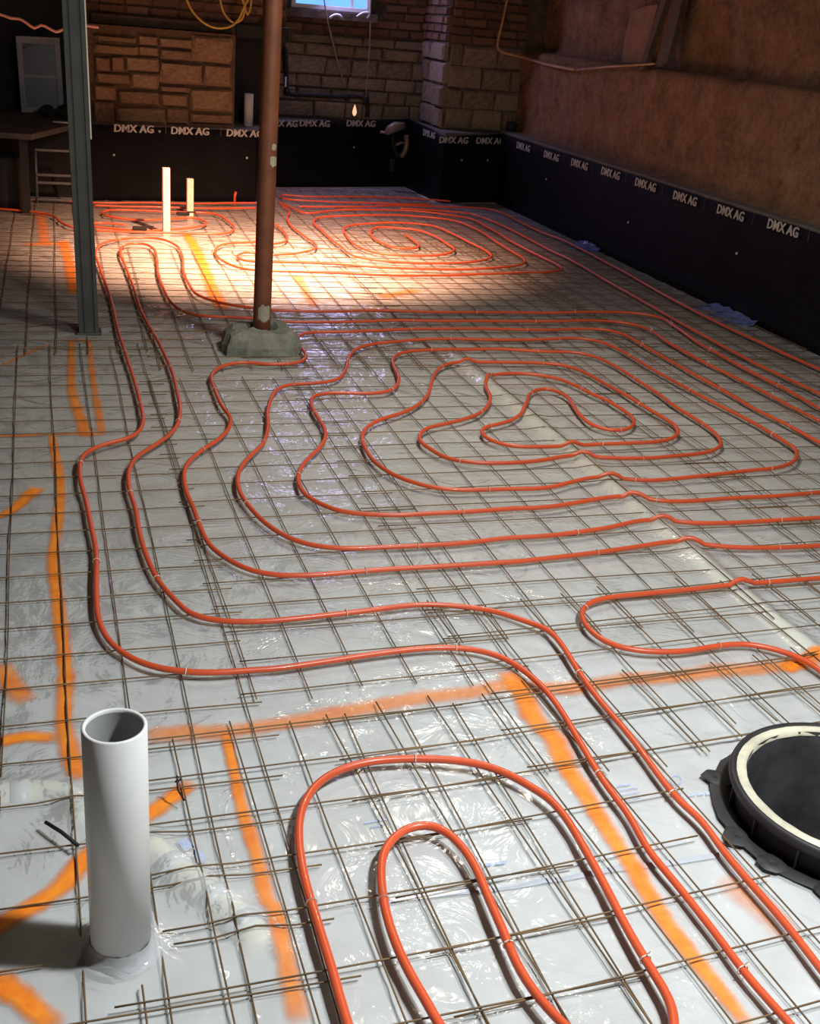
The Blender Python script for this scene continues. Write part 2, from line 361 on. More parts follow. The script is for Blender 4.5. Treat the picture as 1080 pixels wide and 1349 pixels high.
for a, b_ in zip(seam, seam[1:]):
    n = 6
    for k in range(n):
        f0, f1 = k / n, (k + 1) / n; p = (a[0] + (b_[0] - a[0]) * f0, a[1] + (b_[1] - a[1]) * f0); q = (a[0] + (b_[0] - a[0]) * f1, a[1] + (b_[1] - a[1]) * f1)
        if (fl(*q).xy - BAS_C).length < 0.34: continue
        decal('film_overlap', [p, q, (q[0], q[1] + 7), (p[0], p[1] + 7)], 'seam')

# ------------------------------------------------------------------ room shell
def wall_grid(name, pts_fn, nu, nv, m, amp=0.0, nrm=(1, 0, 0), fsc=2.0):
    V = []; F = []; nr = Vector(nrm)
    for j in range(nv + 1):
        for i in range(nu + 1):
            p, a = pts_fn(i / nu, j / nv); p = Vector(p)
            if amp: p = p + nr * (a * amp * (noise.fractal(p * fsc, 1.0, 2.0, 4) + 0.35 * noise.noise(p * 9)))
            V.append(p)
    for j in range(nv):
        for i in range(nu):
            a = j * (nu + 1) + i; F.append((a, a + 1, a + nu + 2, a + nu + 1))
    return struct(mesh(name, V, F, m, None, True))
RP = [(4.24, 0), (4.24, 0.3), (4.24, 0.645), (4.26, 0.66), (4.38, 0.675), (4.405, 0.72)] + [(4.41, 0.72 + 0.055 * k) for k in range(1, 12)] + [(4.415, 1.355), (4.44, 1.385), (4.5, 1.395), (4.58, 1.40), (4.60, 1.44)] + [(4.60, 1.44 + 0.09 * k) for k in range(1, 12)]
def rfn(u, v):
    k = v * (len(RP) - 1); i = min(int(round(k)), len(RP) - 1); x, z = RP[i]
    return (x, Y0 + (Y1 - Y0 + 0.2) * u, z), (0.0 if z < 0.7 else 1.0)
wall_grid('wall_right', rfn, 190, len(RP) - 1, 'plaster', 0.05, (-1, 0, 0.1))
struct(box('trim_1', (4.225, -1.6, 0.635), (4.43, 10.9, 0.668), 'sill'))
struct(box('wall_left', (X0 - 0.15, Y0, 0), (X0, 11.8, 2.5), 'plaster'))
struct(box('wall_front', (X0, Y0 - 0.15, 0), (4.7, Y0, 2.5), 'plaster'))
struct(box('ceiling', (X0, Y0, 2.45), (4.8, 12.0, 2.55), 'ceil'))
wb = struct(box('wall_back', (2.0, 11.72, 0), (4.7, 11.95, 2.45), 'mortar_grey'))
wbl = struct(box('wall_back_left', (0.36, 10.42, 0), (1.585, 11.9, 1.345), 'mortar_brown'))
wbu = struct(box('wall_back_upper', (0.30, 10.62, 1.345), (2.05, 11.9, 2.45), 'mortar_brown'))
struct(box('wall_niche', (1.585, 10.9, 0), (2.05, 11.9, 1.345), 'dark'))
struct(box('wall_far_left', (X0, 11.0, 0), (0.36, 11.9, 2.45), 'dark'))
wc = struct(box('wall_corner', (3.66, 10.98, 0), (4.7, 11.75, 2.45), 'mortar_grey'))
# ledges on top of the underpinned lower wall
TRIM2 = 1
def prism(name, poly, z0, z1, m, parent=None):
    n = len(poly); V = [(p[0], p[1], z0) for p in poly] + [(p[0], p[1], z1) for p in poly]
    F = [tuple(range(n - 1, -1, -1)), tuple(range(n, 2 * n))] + [(i, (i + 1) % n, n + (i + 1) % n, n + i) for i in range(n)]
    return mesh(name, V, F, m, parent)
struct(prism('trim_2', [(2.12, 11.25), (3.55, 11.64), (3.55, 11.75), (2.12, 11.75)], 0, 0.60, 'sill'))
struct(prism('trim_3', [(3.60, 10.66), (4.24, 10.83), (4.24, 11.0), (3.66, 11.7), (3.56, 11.7)], 0, 0.635, 'sill'))
struct(prism('trim_4', [(0.36, 10.07), (1.76, 10.29), (2.10, 11.24), (2.10, 11.3), (0.36, 11.3)], 0, 0.60, 'sill'))

# stones and bricks ---------------------------------------------------------------
def stone_mesh(name, m, seed, wob=0.10):
    rnd = random.Random(seed); V = []; F = []; n = 4
    for j in range(n):
        for i in range(n):
            x = (-.5, -.42, .42, .5)[i]; z = (-.5, -.40, .40, .5)[j]; edge = i in (0, 3) or j in (0, 3)
            V.append((x + rnd.uniform(-.035, .035), (-.12 if edge else -.5 + rnd.uniform(-wob, wob)) , z + rnd.uniform(-.05, .05)))
    b = len(V)
    for j in range(n - 1):
        for i in range(n - 1):
            a = j * n + i; F.append((a, a + 1, a + n + 1, a + n))
    ring = [0, 1, 2, 3, 7, 11, 15, 14, 13, 12, 8, 4]
    for k in ring: V.append((V[k][0], 0.5, V[k][2]))
    for q in range(12): F.append((ring[q], b + q, b + (q + 1) % 12, ring[(q + 1) % 12]))
    me = bpy.data.meshes.new(name); me.from_pydata(V, [], F); me.materials.append(MAT[m]); me.update(); return me
ST_B = [stone_mesh('stone_brown', 'stone_brown', s) for s in range(6)]
ST_G = [stone_mesh('stone_grey', 'stone_grey', s + 20) for s in range(6)]
BR = [stone_mesh('brick', 'brick', s + 50, 0.05) for s in range(4)]
def piece(name, pool, parent, c, size, rz=0.0, ry=0.0):
    o = link(name, random.choice(pool), None, parent); o.location = c; o.scale = size; o.rotation_euler = (0, ry, rz); return o
# brown stone panel behind the stakes, traced course by course
ZR = [(20, 90, 330, 148), (335, 90, 475, 165), (482, 108, 715, 185), (722, 98, 1005, 290), (20, 153, 335, 236), (340, 170, 485, 240), (490, 190, 716, 272), (30, 244, 140, 350), (146, 240, 236, 350), (242, 242, 480, 352), (490, 278, 798, 446), (806, 298, 1005, 458), (30, 356, 275, 440), (282, 358, 482, 476), (490, 452, 694, 500), (702, 466, 1002, 640), (15, 446, 186, 562), (194, 482, 482, 592), (490, 506, 696, 602), (15, 568, 168, 725), (176, 600, 528, 725), (535, 610, 696, 725), (702, 648, 1002, 725)]
for (a, b, c, d) in ZR:
    p = ony(120 + a / 5.4, 30 + b / 5.4, 10.36); q = ony(120 + c / 5.4, 30 + d / 5.4, 10.36)
    piece('stone', ST_B, wbl, ((p.x + q.x) / 2, 10.412 - random.uniform(0, .018), (p.z + q.z) / 2), (abs(q.x - p.x), random.uniform(.05, .085), abs(p.z - q.z)))
def coursed(parent, pool, nm, u0, u1, z0, z1, hs, wr, place, gap=0.012):
    z = z0
    while z < z1 - 0.02:
        h = min(random.uniform(*hs), z1 - z); u = u0 - random.uniform(0, wr[0])
        while u < u1:
            w = random.uniform(*wr); a = max(u, u0); b = min(u + w, u1)
            if b - a > 0.05: place((a + b) / 2, z + h / 2, b - a - gap, h - gap, parent, pool, nm)
            u += w
        z += h
def back_place(Y):
    def f(u, zc, w, h, par, pool, nm):
        if nm == 'brick' and 2.20 < u + w / 2 and u - w / 2 < 3.14 and zc + h / 2 > 1.585: return
        piece(nm, pool, par, (u, Y - random.uniform(0, .018), zc), (w, random.uniform(.03, .06), h), random.uniform(-.01, .01), random.uniform(-.012, .012))
    return f
coursed(wb, ST_G, 'stone', 2.05, 3.68, 0.615, 1.375, (.11, .19), (.18, .42), back_place(11.715))
coursed(wb, BR, 'brick', 2.05, 4.0, 1.395, 1.95, (.072, .078), (.20, .235), back_place(11.72), 0.010)
coursed(wbu, BR, 'brick', 0.34, 2.04, 1.43, 1.88, (.072, .078), (.20, .235), back_place(10.62), 0.010)
coursed(wc, ST_G, 'stone', 3.68, 4.42, 0.64, 1.40, (.13, .21), (.25, .45), back_place(10.98))
coursed(wc, BR, 'brick', 3.68, 4.42, 1.41, 1.88, (.072, .078), (.20, .235), back_place(10.98), 0.010)
def side_place(u, zc, w, h, par, pool, nm):
    piece(nm, pool, par, (3.665 - random.uniform(0, .018), u, zc), (w, random.uniform(.05, .09), h), -math.pi / 2)
coursed(wc, ST_G, 'stone', 10.97, 11.68, 0.64, 1.40, (.13, .21), (.25, .45), side_place)
coursed(wc, BR, 'brick', 10.97, 11.68, 1.41, 1.88, (.072, .078), (.20, .235), side_place, 0.010)
# timber lintel between stone and brick
tag(box('timber_lintel', (0.42, 10.53, 1.350), (1.72, 10.615, 1.425), 'board', bev=0.008), 'dark horizontal timber lying on the brown stone panel under the bricks', 'lintel')
tag(box('timber_lintel', (1.60, 10.50, 1.325), (2.06, 10.60, 1.43), 'iron', bev=0.008), 'black beam end above the dark niche behind the rusty post', 'lintel')

# window ---------------------------------------------------------------------------
def bars(name, x0, x1, z0, z1, y, w, dp, m, parent, mull=()):
    r = []
    for a, b in (((x0, y, z0), (x1, y + dp, z0 + w)), ((x0, y, z1 - w), (x1, y + dp, z1)), ((x0, y, z0 + w), (x0 + w, y + dp, z1 - w)), ((x1 - w, y, z0 + w), (x1, y + dp, z1 - w))):
        r.append(box(name, a, b, m, parent, 0.004))
    return r
win = bpy.data.objects.new('window_1', None); COL.objects.link(win); win.location = (2.67, 11.66, 1.6); struct(win)
def child(o, p): o.parent = p; o.matrix_parent_inverse = Matrix.Translation(p.location).inverted(); return o
for o in bars('window_frame', 2.285, 3.055, 1.595, 2.1, 11.60, 0.04, 0.08, 'vinyl', None): child(o, win)
child(box('pane', (2.325, 11.645, 1.635), (3.015, 11.655, 2.06), 'sky_pane'), win)
child(box('window_frame', (2.86, 11.615, 1.635), (2.885, 11.645, 2.06), 'vinyl'), win)
child(box('window_sill', (2.22, 11.56, 1.515), (3.12, 11.70, 1.59), 'mortar_grey', bev=0.006), win)

# ------------------------------------------------------------------ membrane along the walls
def text_mesh(s, size):
    c = bpy.data.curves.new('lettering', 'FONT'); c.body = s; c.size = size; c.align_x = 'CENTER'; c.align_y = 'CENTER'
    c.offset = size * 0.010; c.extrude = 0.0008; c.resolution_u = 2; c.shear = 0.06
    o = bpy.data.objects.new('tmp', c); COL.objects.link(o); dg = bpy.context.evaluated_depsgraph_get()
    me = bpy.data.meshes.new_from_object(o.evaluated_get(dg)); bpy.data.objects.remove(o); me.name = 'lettering'
    bm = bmesh.new()
    for k, dx in enumerate((-.0028, 0.0, .0028)):
        n0 = len(bm.verts); bm.from_mesh(me); bm.verts.ensure_lookup_table()
        for v in bm.verts[n0:]: v.co.x += dx; v.co.z += 0.0004 * k
    bm.to_mesh(me); bm.free()
    me.materials.clear(); me.materials.append(MAT['print']); return me
LET = text_mesh('DMX AG', 0.084)
def frame_m(pos, dr, nr):
    m = Matrix.Identity(4); up = Vector((0, 0, 1))
    for i, v in enumerate((dr, up, nr)):
        for k in range(3): m[k][i] = v[k]
    m.translation = pos; return m
FAST = None
def membrane(p0, p1, h0, h1, label, texts=(), fast=()):
    """p0 -> p1 left to right as seen from inside the room"""
    global FAST
    p0 = Vector((p0[0], p0[1], 0)); p1 = Vector((p1[0], p1[1], 0)); dr = (p1 - p0).normalized(); L = (p1 - p0).length
    nr = dr.cross(Vector((0, 0, 1)))
    root = thing('drainage_membrane', label, 'membrane', p0)
    nu = max(6, int(L / 0.07)); nv = 10; V = []; F = []; UV = []
    for j in range(nv + 1):
        for i in range(nu + 1):
            u = L * i / nu; h = (h0 + (h1 - h0) * i / nu); z = h * j / nv
            w = 0.008 * noise.noise(Vector((u * 1.7 + p0.x * 3, z * 1.1, p0.y))) * min(1, (nv - j) / 3) + (0.012 * (1 - j / 2) if j < 2 else 0)
            V.append(dr * u + nr * w + Vector((0, 0, z + (0.006 * noise.noise(Vector((u * 4, p0.y, 1))) if j == nv else 0)))); UV.append((u, z))
    for j in range(nv):
        for i in range(nu):
            a = j * (nu + 1) + i; F.append((a, a + 1, a + nu + 2, a + nu + 1))
    nb = len(V); V += [v - nr * 0.012 for v in V[:nb]]; UV += UV[:nb]
    F += [tuple(nb + k for k in reversed(f)) for f in F[:]]
    for i in range(nu):
        a = nv * (nu + 1) + i; F.append((a, a + 1, nb + a + 1, nb + a)); F.append((i + 1, i, nb + i, nb + i + 1))
    me = bpy.data.meshes.new('sheet'); me.from_pydata([tuple(v) for v in V], [], F); ul = me.uv_layers.new(name='UVMap')
    for lp in me.loops: ul.data[lp.index].uv = UV[lp.vertex_index]
    me.polygons.foreach_set('use_smooth', [True] * len(me.polygons)); sheet = link('sheet', me, 'membrane', root)
    for (u, z) in texts:
        t = link('lettering', LET, None, sheet); t.matrix_local = frame_m(dr * u + nr * 0.007 + Vector((0, 0, z)), dr, nr); t['label'] = 'white printed letters DMX AG'
    for (u, z) in texts:
        q = u + 0.235
        if q < L - 0.05:
            for pm in ([(-.002, -.03, 0), (.002, -.03, 0), (.002, .04, 0), (-.002, .04, 0)], [(-.14, -.02, 0), (-.115, -.028, 0), (-.095, -.02, 0), (-.1, .0, 0), (-.12, .012, 0), (-.138, .0, 0)]):
                t = mesh('print_mark', pm, [tuple(range(len(pm)))], 'print_dim', sheet)
                t.matrix_local = frame_m(dr * (q + 0.03) + nr * 0.008 + Vector((0, 0, z)), dr, nr)
    for (u, z) in fast:
        if FAST is None:
            k = 8; r = 0.011
            vs = [(r * math.cos(2 * math.pi * a / k), r * math.sin(2 * math.pi * a / k), 0) for a in range(k)] + [(0.6 * r * math.cos(2 * math.pi * a / k), 0.6 * r * math.sin(2 * math.pi * a / k), 0.006) for a in range(k)]
            FAST = bpy.data.meshes.new('fastener'); FAST.from_pydata(vs, [], [(a, (a + 1) % k, k + (a + 1) % k, k + a) for a in range(k)] + [tuple(range(k, 2 * k))]); FAST.materials.append(MAT['print'])
        t = link('fastener', FAST, None, sheet); t.matrix_local = frame_m(dr * u + nr * 0.004 + Vector((0, 0, z)), dr, nr)
    return root
def us(p0, p1, pxs):
    """wall coordinates (distance along, height) of points seen on the wall through p0-p1"""
    a = Vector((p0[0], p0[1])); d = (Vector((p1[0], p1[1])) - a).normalized(); n = Vector((d.y, -d.x)); out = []
    for px, py in pxs:
        r = ray(px, py); s = a.dot(n) / Vector((r.x, r.y)).dot(n); h = r * s; out.append(((h.xy - a).dot(d), h.z + CAMH))
    return out
A = [(0.36, 10.02), (1.75, 10.25)]
membrane(*A, 0.605, 0.595, 'black dimpled drainage membrane below the brown stone panel', us(*A, [(176, 170), (250, 173), (322, 176)]), us(*A, [(150, 204), (325, 208), (210, 173)]))
membrane((1.75, 10.25), (2.09, 11.20), 0.595, 0.59, 'short black membrane return behind the rusty round post')
A = [(2.09, 11.20), (3.53, 11.60)]
membrane(*A, 0.60, 0.66, 'black drainage membrane on the back wall under the window', us(*A, [(371, 163), (414, 163), (475, 163)]), us(*A, [(466, 194)]))
A = [(3.53, 11.60), (3.585, 10.62)]
membrane(*A, 0.66, 0.60, 'narrow black membrane on the side of the stone pier in the corner', us(*A, [(566, 177)]))
A = [(3.585, 10.62), (4.205, 10.785)]
membrane(*A, 0.60, 0.64, 'black membrane wrapping the front of the stone pier in the far corner', us(*A, [(597, 185), (645, 186)]), us(*A, [(608, 211), (642, 211)]))
A = [(4.205, 10.78), (4.205, -1.5)]
membrane(*A, 0.645, 0.665, 'long black drainage membrane along the foot of the right wall', us(*A, [(690, 194), (727, 206), (764, 217), (805, 229), (851, 244), (903, 262), (963, 281), (1032, 301)]) + [(u, 0.60) for u in (5.37, 5.96, 6.55, 7.14, 7.73, 8.3)], us(*A, [(720, 236), (828, 293), (971, 334)]))

# ------------------------------------------------------------------ wire mesh sheets
def wire_z(x, y, base): return max(base - 0.006, relief(x, y) + 0.004) + 0.003
def avoid(x, y, off):
    v = Vector((x, y)); d = v - PIPE_C
    if d.length < PIPE_R + 0.012: return None
    if (v - BAS_C).length < 0.31: return None
    if -0.02 < (x - 0.985) + 0.19 < 0.36 and 5.42 < y < 5.78: return None
    if (v - Vector((0.18, 5.9))).length < 0.075: return None
    return v
def wire(path, r, parent):
    V, F = tube_geo(path, r, 5); return mesh('wire', [v for v in V], F, 'wire', parent, True)
def run(pts, r, parent):
    cur = []
    for p in pts + [None]:
        ok = p is not None and avoid(p.x, p.y, 0) is not None
        if ok: cur.append(p)
        elif cur:
            if len(cur) > 2: wire(cur, r, parent)
            cur = []
def wire_sheet(label, x0, x1, y0, y1, rot, base, dx=0.1405, dy=0.1524, seed=0):
    rnd = random.Random(seed); root = thing('wire_mesh', label, 'wire mesh', (0, 0, 0), 'welded wire mesh sheets over the floor')
    cx, cy = (x0 + x1) / 2, (y0 + y1) / 2; c, s = math.cos(math.radians(rot)), math.sin(math.radians(rot))
    def R(x, y): return cx + (x - cx) * c - (y - cy) * s, cy + (x - cx) * s + (y - cy) * c
    wv = lambda a, k, o: 0.006 * noise.noise(Vector((a * 1.3, k * 3.7, o + seed)))
    def lim(x, y): return -2.3 < x < 4.17 and -1.5 < y < (9.95 if x < 1.75 else 11.1 if x < 3.5 else 10.55)
    nl = int(round((x1 - x0) / dx)); nt = int(round((y1 - y0) / dy))
    for i in range(nl + 1):
        pts = []; a0 = y0 - rnd.uniform(0.01, 0.07); a1 = y1 + rnd.uniform(0.01, 0.07); n = int((a1 - a0) / 0.075); xi = x0 + dx * i + rnd.uniform(-.004, .004)
        for k in range(n + 1):
            y = a0 + (a1 - a0) * k / n; X, Y = R(xi + wv(y, i, 0), y)
            if lim(X, Y): pts.append(Vector((X, Y, wire_z(X, Y, base + 0.003 * noise.noise(Vector((X * 2, Y * 2, i)))))))
        run(pts, 0.0025 if y0 > 5 else 0.0020, root)
    for j in range(nt + 1):
        pts = []; a0 = x0 - rnd.uniform(0.01, 0.06); a1 = x1 + rnd.uniform(0.01, 0.06); n = int((a1 - a0) / 0.075); yj = y0 + dy * j + rnd.uniform(-.004, .004)
        for k in range(n + 1):
            x = a0 + (a1 - a0) * k / n; X, Y = R(x, yj + wv(x, j, 9))
            if lim(X, Y): pts.append(Vector((X, Y, wire_z(X, Y, base + 0.0045 + 0.003 * noise.noise(Vector((X * 2, Y * 2, j + 40)))))))
        run(pts, 0.0025 if y0 > 5 else 0.0020, root)
    return root
XL = -0.008 - 0.1405 * 12
wire_sheet('wire mesh sheet on the left floor from the white standpipe back to the steel post', XL, 0.42, 2.24 - 0.1524 * 6, 2.24 + 0.1524 * 22, 0.2, 0.016, seed=1)
wire_sheet('wire mesh sheet on the far left floor behind the steel post', XL + 0.05, 0.47, 5.55, 5.55 + 0.1524 * 29, -0.6, 0.019, seed=2)
wire_sheet('narrow wire mesh sheet under the left bends of the hoses', 0.43, 1.13, 2.44, 2.44 + 0.1524 * 17, 0.8, 0.017, seed=3)
wire_sheet('wire mesh sheet under the hose spiral in the middle of the floor', 1.06, 2.60, 2.62, 2.62 + 0.1524 * 20, 0.0, 0.018, seed=4)
wire_sheet('wire mesh sheet at the right foot of the hose spiral beside the wall membrane', 2.50, 4.15, 2.30, 2.30 + 0.1524 * 20, -0.5, 0.021, seed=5)
wire_sheet('wire mesh sheet in front of the white standpipe and small hose loop', 0.105, 0.95, 0.45, 2.27, 1.2, 0.020, seed=6)
wire_sheet('wire mesh sheet under the straight hoses left of the black sump basin', 0.67, 2.35, 0.35, 2.35, 4.0, 0.022, seed=7)
wire_sheet('wire mesh sheet behind the black sump basin', 1.05, 2.90, 2.05, 2.05 + 0.1524 * 5, 2.4, 0.024, seed=8)
wire_sheet('wire mesh sheet beyond the concrete pier of the rusty post', 0.50, 1.95, 5.25, 5.25 + 0.1524 * 18, -0.8, 0.018, seed=9)
wire_sheet('wire mesh sheet on the far floor right of the bright lamp spot', 1.88, 3.20, 5.55, 5.55 + 0.1524 * 19, 0.6, 0.020, seed=10)
wire_sheet('wire mesh sheet on the far right floor along the wall membrane', 3.05, 4.16, 5.30, 5.30 + 0.1524 * 19, 0.0, 0.022, seed=11)
wire_sheet('wire mesh sheet at the very back below the window', 1.15, 3.55, 8.15, 8.15 + 0.1524 * 19, -1.0, 0.019, seed=12)

# ------------------------------------------------------------------ heating hoses
HZ = 0.030
def T(ox, oy, pts): return [(ox + x / 3.0, oy + y / 3.0) for x, y in pts]
HOSE_R = 0.0083
TIE = None
def hose(label, px, ties=True, z=HZ, r=HOSE_R):
    global TIE
    pts = [fl(x, y, z) for x, y in px]
    path = catmull(pts, 0.025)
    # light smoothing, then follow the ground
    for _ in range(3): path = [path[0]] + [(path[i - 1] + path[i] * 2 + path[i + 1]) / 4 for i in range(1, len(path) - 1)] + [path[-1]]
    path = [Vector((p.x, p.y, max(z + 0.004 * noise.noise(p * 3), relief(p.x, p.y) + 0.024))) for p in path]
    o = tube('heating_hose', path, r, 'hose', n=10); tag(o, label, 'hose', 'orange heating hoses tied over the wire mesh')
    if TIE is None:
        V, F = tube_geo([Vector((0, 0.0112 * math.cos(a), 0.0112 * math.sin(a))) for a in [2 * math.pi * k / 8 for k in range(9)]], 0.0014, 3, False)
        n = len(V); v2, f2 = tube_geo([Vector((0, 0, 0.011)), Vector((0.006, 0.004, 0.024))], 0.001, 3); V += v2; F += [tuple(n + i for i in f) for f in f2]
        TIE = bpy.data.meshes.new('tie'); TIE.from_pydata([tuple(v) for v in V], [], F); TIE.materials.append(MAT['tie'])
    if ties:
        d = 0.35; acc = 0
        for i in range(1, len(path) - 1):
            acc += (path[i] - path[i - 1]).length
            if acc > d:
                acc = 0; d = random.uniform(0.5, 0.85); t = (path[i + 1] - path[i - 1]).normalized()
                e = link('tie', TIE, None, o); m = Matrix.Identity(4); w = Vector((0, 0, 1)).cross(t).normalized(); u = t.cross(w)
                for k, v in enumerate((t, w, u)):
                    for q in range(3): m[q][k] = v[q]
                m.translation = path[i]; e.matrix_local = m
    return o
h1 = T(720, 240, [(1080, 895), (980, 840), (850, 770), (700, 690), (600, 635), (500, 565), (440, 532), (330, 517), (200, 513), (0, 516)]) + T(360, 240, [(850, 514), (600, 512), (400, 508), (200, 510), (0, 505)]) + T(0, 240, [(985, 496), (900, 483), (840, 470), (780, 445), (745, 400), (725, 350), (720, 290), (690, 245), (620, 222), (520, 220), (420, 237), (380, 268), (395, 340), (420, 410), (445, 490), (465, 580), (490, 660), (520, 750), (545, 835)]) + T(0, 520, [(560, 60), (565, 110), (545, 150), (500, 175), (440, 190), (380, 210), (330, 240), (315, 290), (320, 350), (340, 420), (360, 520), (380, 620), (380, 740), (382, 830)]) + T(0, 800, [(392, 55), (430, 130), (500, 190), (600, 235), (700, 255), (850, 262), (1000, 250)]) + T(360, 800, [(0, 245), (200, 215), (400, 185), (600, 164), (720, 161), (820, 172), (920, 205), (1010, 265)]) + T(720, 800, [(0, 330), (60, 410), (130, 530), (220, 680), (330, 830)]) + T(720, 1069, [(400, 150), (500, 270), (650, 460), (800, 660), (960, 840), (1100, 1010)])
hose('outermost orange heating hose sweeping from the far loop around the left to the bottom edge', h1)
h2 = T(720, 240, [(1080, 945), (870, 836), (720, 760), (600, 700), (490, 640), (400, 582), (330, 560), (200, 548), (0, 550)]) + T(360, 240, [(800, 548), (600, 548), (460, 547), (300, 551), (160, 553), (30, 550)]) + T(0, 240, [(985, 536), (900, 533), (800, 528), (730, 512), (680, 480), (650, 430), (625, 360), (620, 300), (605, 262), (570, 244), (520, 243), (482, 257), (475, 282), (495, 330), (525, 410), (550, 490), (590, 570), (640, 660), (680, 750), (700, 832)]) + T(0, 520, [(712, 60), (700, 120), (660, 165), (600, 205), (540, 245), (510, 300), (510, 370), (535, 450), (550, 540), (580, 640), (630, 740), (700, 818)]) + T(0, 800, [(760, 28), (850, 50), (960, 58)]) + T(360, 800, [(0, 55), (200, 35), (400, 13), (560, -8), (700, -8), (830, 5), (900, 20), (990, 52)]) + T(720, 800, [(0, 85), (60, 150), (130, 260), (220, 380), (330, 510), (440, 660), (520, 760), (610, 840)]) + T(720, 1069, [(700, 160), (800, 280), (930, 430), (1010, 530), (1100, 645), (1250, 830)])
hose('second orange heating hose inside the outermost, ending at the right edge below the basin', h2)
h3 = T(720, 520, [(1180, 240), (1080, 190), (950, 120), (850, 70)]) + T(720, 240, [(720, 835), (580, 760), (470, 695), (370, 640), (300, 602), (220, 582), (130, 579), (0, 584)]) + T(360, 240, [(850, 580), (640, 580), (480, 583), (300, 590), (160, 591), (115, 598), (95, 620), (108, 650), (130, 690), (100, 712), (0, 719)]) + T(0, 240, [(950, 712), (870, 730), (835, 765), (848, 820)]) + T(0, 520, [(880, 50), (910, 90), (905, 130), (870, 170), (800, 215), (745, 265), (727, 310), (735, 380), (765, 450), (790, 520), (830, 595), (900, 650), (980, 690)]) + T(360, 520, [(0, 712), (130, 715), (280, 705), (480, 688), (700, 675), (860, 665), (960, 658)]) + T(720, 520, [(0, 645), (200, 625), (350, 605), (450, 588), (530, 580), (600, 590), (700, 600), (850, 605), (1080, 598), (1250, 590)])
hose('orange heating hose wrapping close in front of the concrete pier of the rusty post', h3)
h4 = T(720, 520, [(1250, 478), (1080, 488), (900, 498), (700, 508), (560, 508), (480, 498), (390, 495), (330, 505), (250, 525), (120, 545)]) + T(360, 520, [(1080, 558), (920, 565), (760, 583), (600, 595), (400, 605), (260, 608), (150, 595), (60, 565), (0, 530)]) + T(0, 520, [(1040, 500), (1000, 460), (955, 400), (938, 340), (950, 290), (990, 240), (1040, 190), (1058, 130), (1058, 60)]) + T(360, 240, [(0, 838), (20, 818), (60, 802), (180, 792), (250, 780), (285, 740), (300, 690), (330, 660), (400, 640), (480, 630), (560, 622), (700, 620), (850, 623)]) + T(720, 240, [(0, 620), (120, 616), (200, 627), (280, 658), (400, 730), (520, 797)]) + T(720, 520, [(600, 0), (720, 60), (830, 120), (930, 180), (978, 210), (990, 240), (970, 268), (900, 290), (800, 300), (650, 318), (500, 332), (400, 337), (300, 330), (200, 325), (120, 340)]) + T(360, 520, [(1080, 367), (900, 373), (760, 376), (650, 370), (560, 350), (470, 315), (400, 265), (362, 210), (350, 165), (370, 130), (420, 100), (500, 75), (570, 40)]) + T(360, 240, [(612, 838), (625, 790), (642, 750), (680, 722), (740, 712), (900, 712)]) + T(720, 240, [(0, 716), (60, 722), (140, 747), (230, 795)]) + T(720, 520, [(310, 0), (380, 45), (450, 85), (500, 115), (520, 145), (500, 170), (440, 185), (330, 192), (200, 198), (90, 202)]) + T(360, 520, [(1080, 205), (980, 205), (900, 195), (850, 175), (825, 155), (830, 132), (870, 120), (930, 105), (980, 75), (1000, 40)]) + T(360, 240, [(1012, 838), (1035, 822)]) + T(720, 240, [(0, 815), (45, 828)]) + T(720, 520, [(80, 8), (103, 40), (130, 80), (180, 120), (250, 140), (310, 138), (345, 115), (340, 90), (290, 55), (230, 20)]) + T(720, 240, [(175, 836), (130, 812), (60, 782), (0, 768)]) + T(360, 240, [(1000, 757), (880, 760), (850, 772), (838, 802)]) + T(360, 520, [(858, 5), (850, 40), (820, 70), (760, 95), (680, 115), (610, 130), (580, 155), (580, 185), (620, 215), (680, 248), (760, 265), (850, 272), (1000, 267)]) + T(720, 520, [(0, 256), (60, 244), (110, 238), (170, 244), (250, 250), (400, 250), (520, 240), (620, 230), (670, 215), (690, 195), (680, 168), (640, 130), (580, 90), (500, 42)]) + T(720, 240, [(440, 835), (350, 778), (260, 722), (180, 686), (100, 673), (0, 670)]) + T(360, 240, [(900, 660), (800, 660), (640, 662), (540, 669), (490, 682), (470, 708), (480, 735), (495, 770), (490, 802), (460, 825), (400, 834), (220, 835), (160, 846)]) + T(360, 520, [(150, 40), (175, 90), (205, 140), (205, 172), (180, 210), (130, 260), (100, 310), (100, 352), (130, 397), (190, 432), (270, 460), (370, 471), (500, 476), (620, 470), (800, 462), (950, 450)]) + T(720, 520, [(0, 444), (120, 425), (220, 408), (300, 400), (380, 408), (460, 420), (560, 420), (750, 408), (900, 400), (1080, 385), (1250, 370)])
hose('long orange heating hose coiled into the spiral in the middle of the floor', h4)
h5 = T(720, 520, [(1250, 715), (1080, 728), (900, 740), (720, 752), (560, 770), (400, 785), (260, 800), (190, 815)]) + T(720, 800, [(145, 5), (138, 35), (152, 72), (200, 120), (270, 155), (350, 172), (430, 178), (560, 172), (680, 150), (780, 143), (860, 155), (950, 180), (1030, 215), (1080, 250), (1200, 350)])
hose('orange heating hose making a single U-turn at the right edge above the basin', h5)
h6 = T(360, 1069, [(330, 960), (295, 840), (270, 760), (240, 650), (200, 520), (160, 390), (125, 270), (105, 160), (100, 70)]) + T(360, 800, [(118, 780), (180, 690), (280, 635), (400, 606), (560, 598), (720, 606), (830, 625), (940, 665), (1030, 720)]) + T(720, 800, [(0, 748), (70, 825)]) + T(720, 1069, [(130, 115), (230, 290), (330, 480), (430, 650), (488, 750), (505, 840), (500, 960)])
hose('orange heating hose forming the larger front arch at the bottom of the floor', h6, z=0.034, r=0.0092)
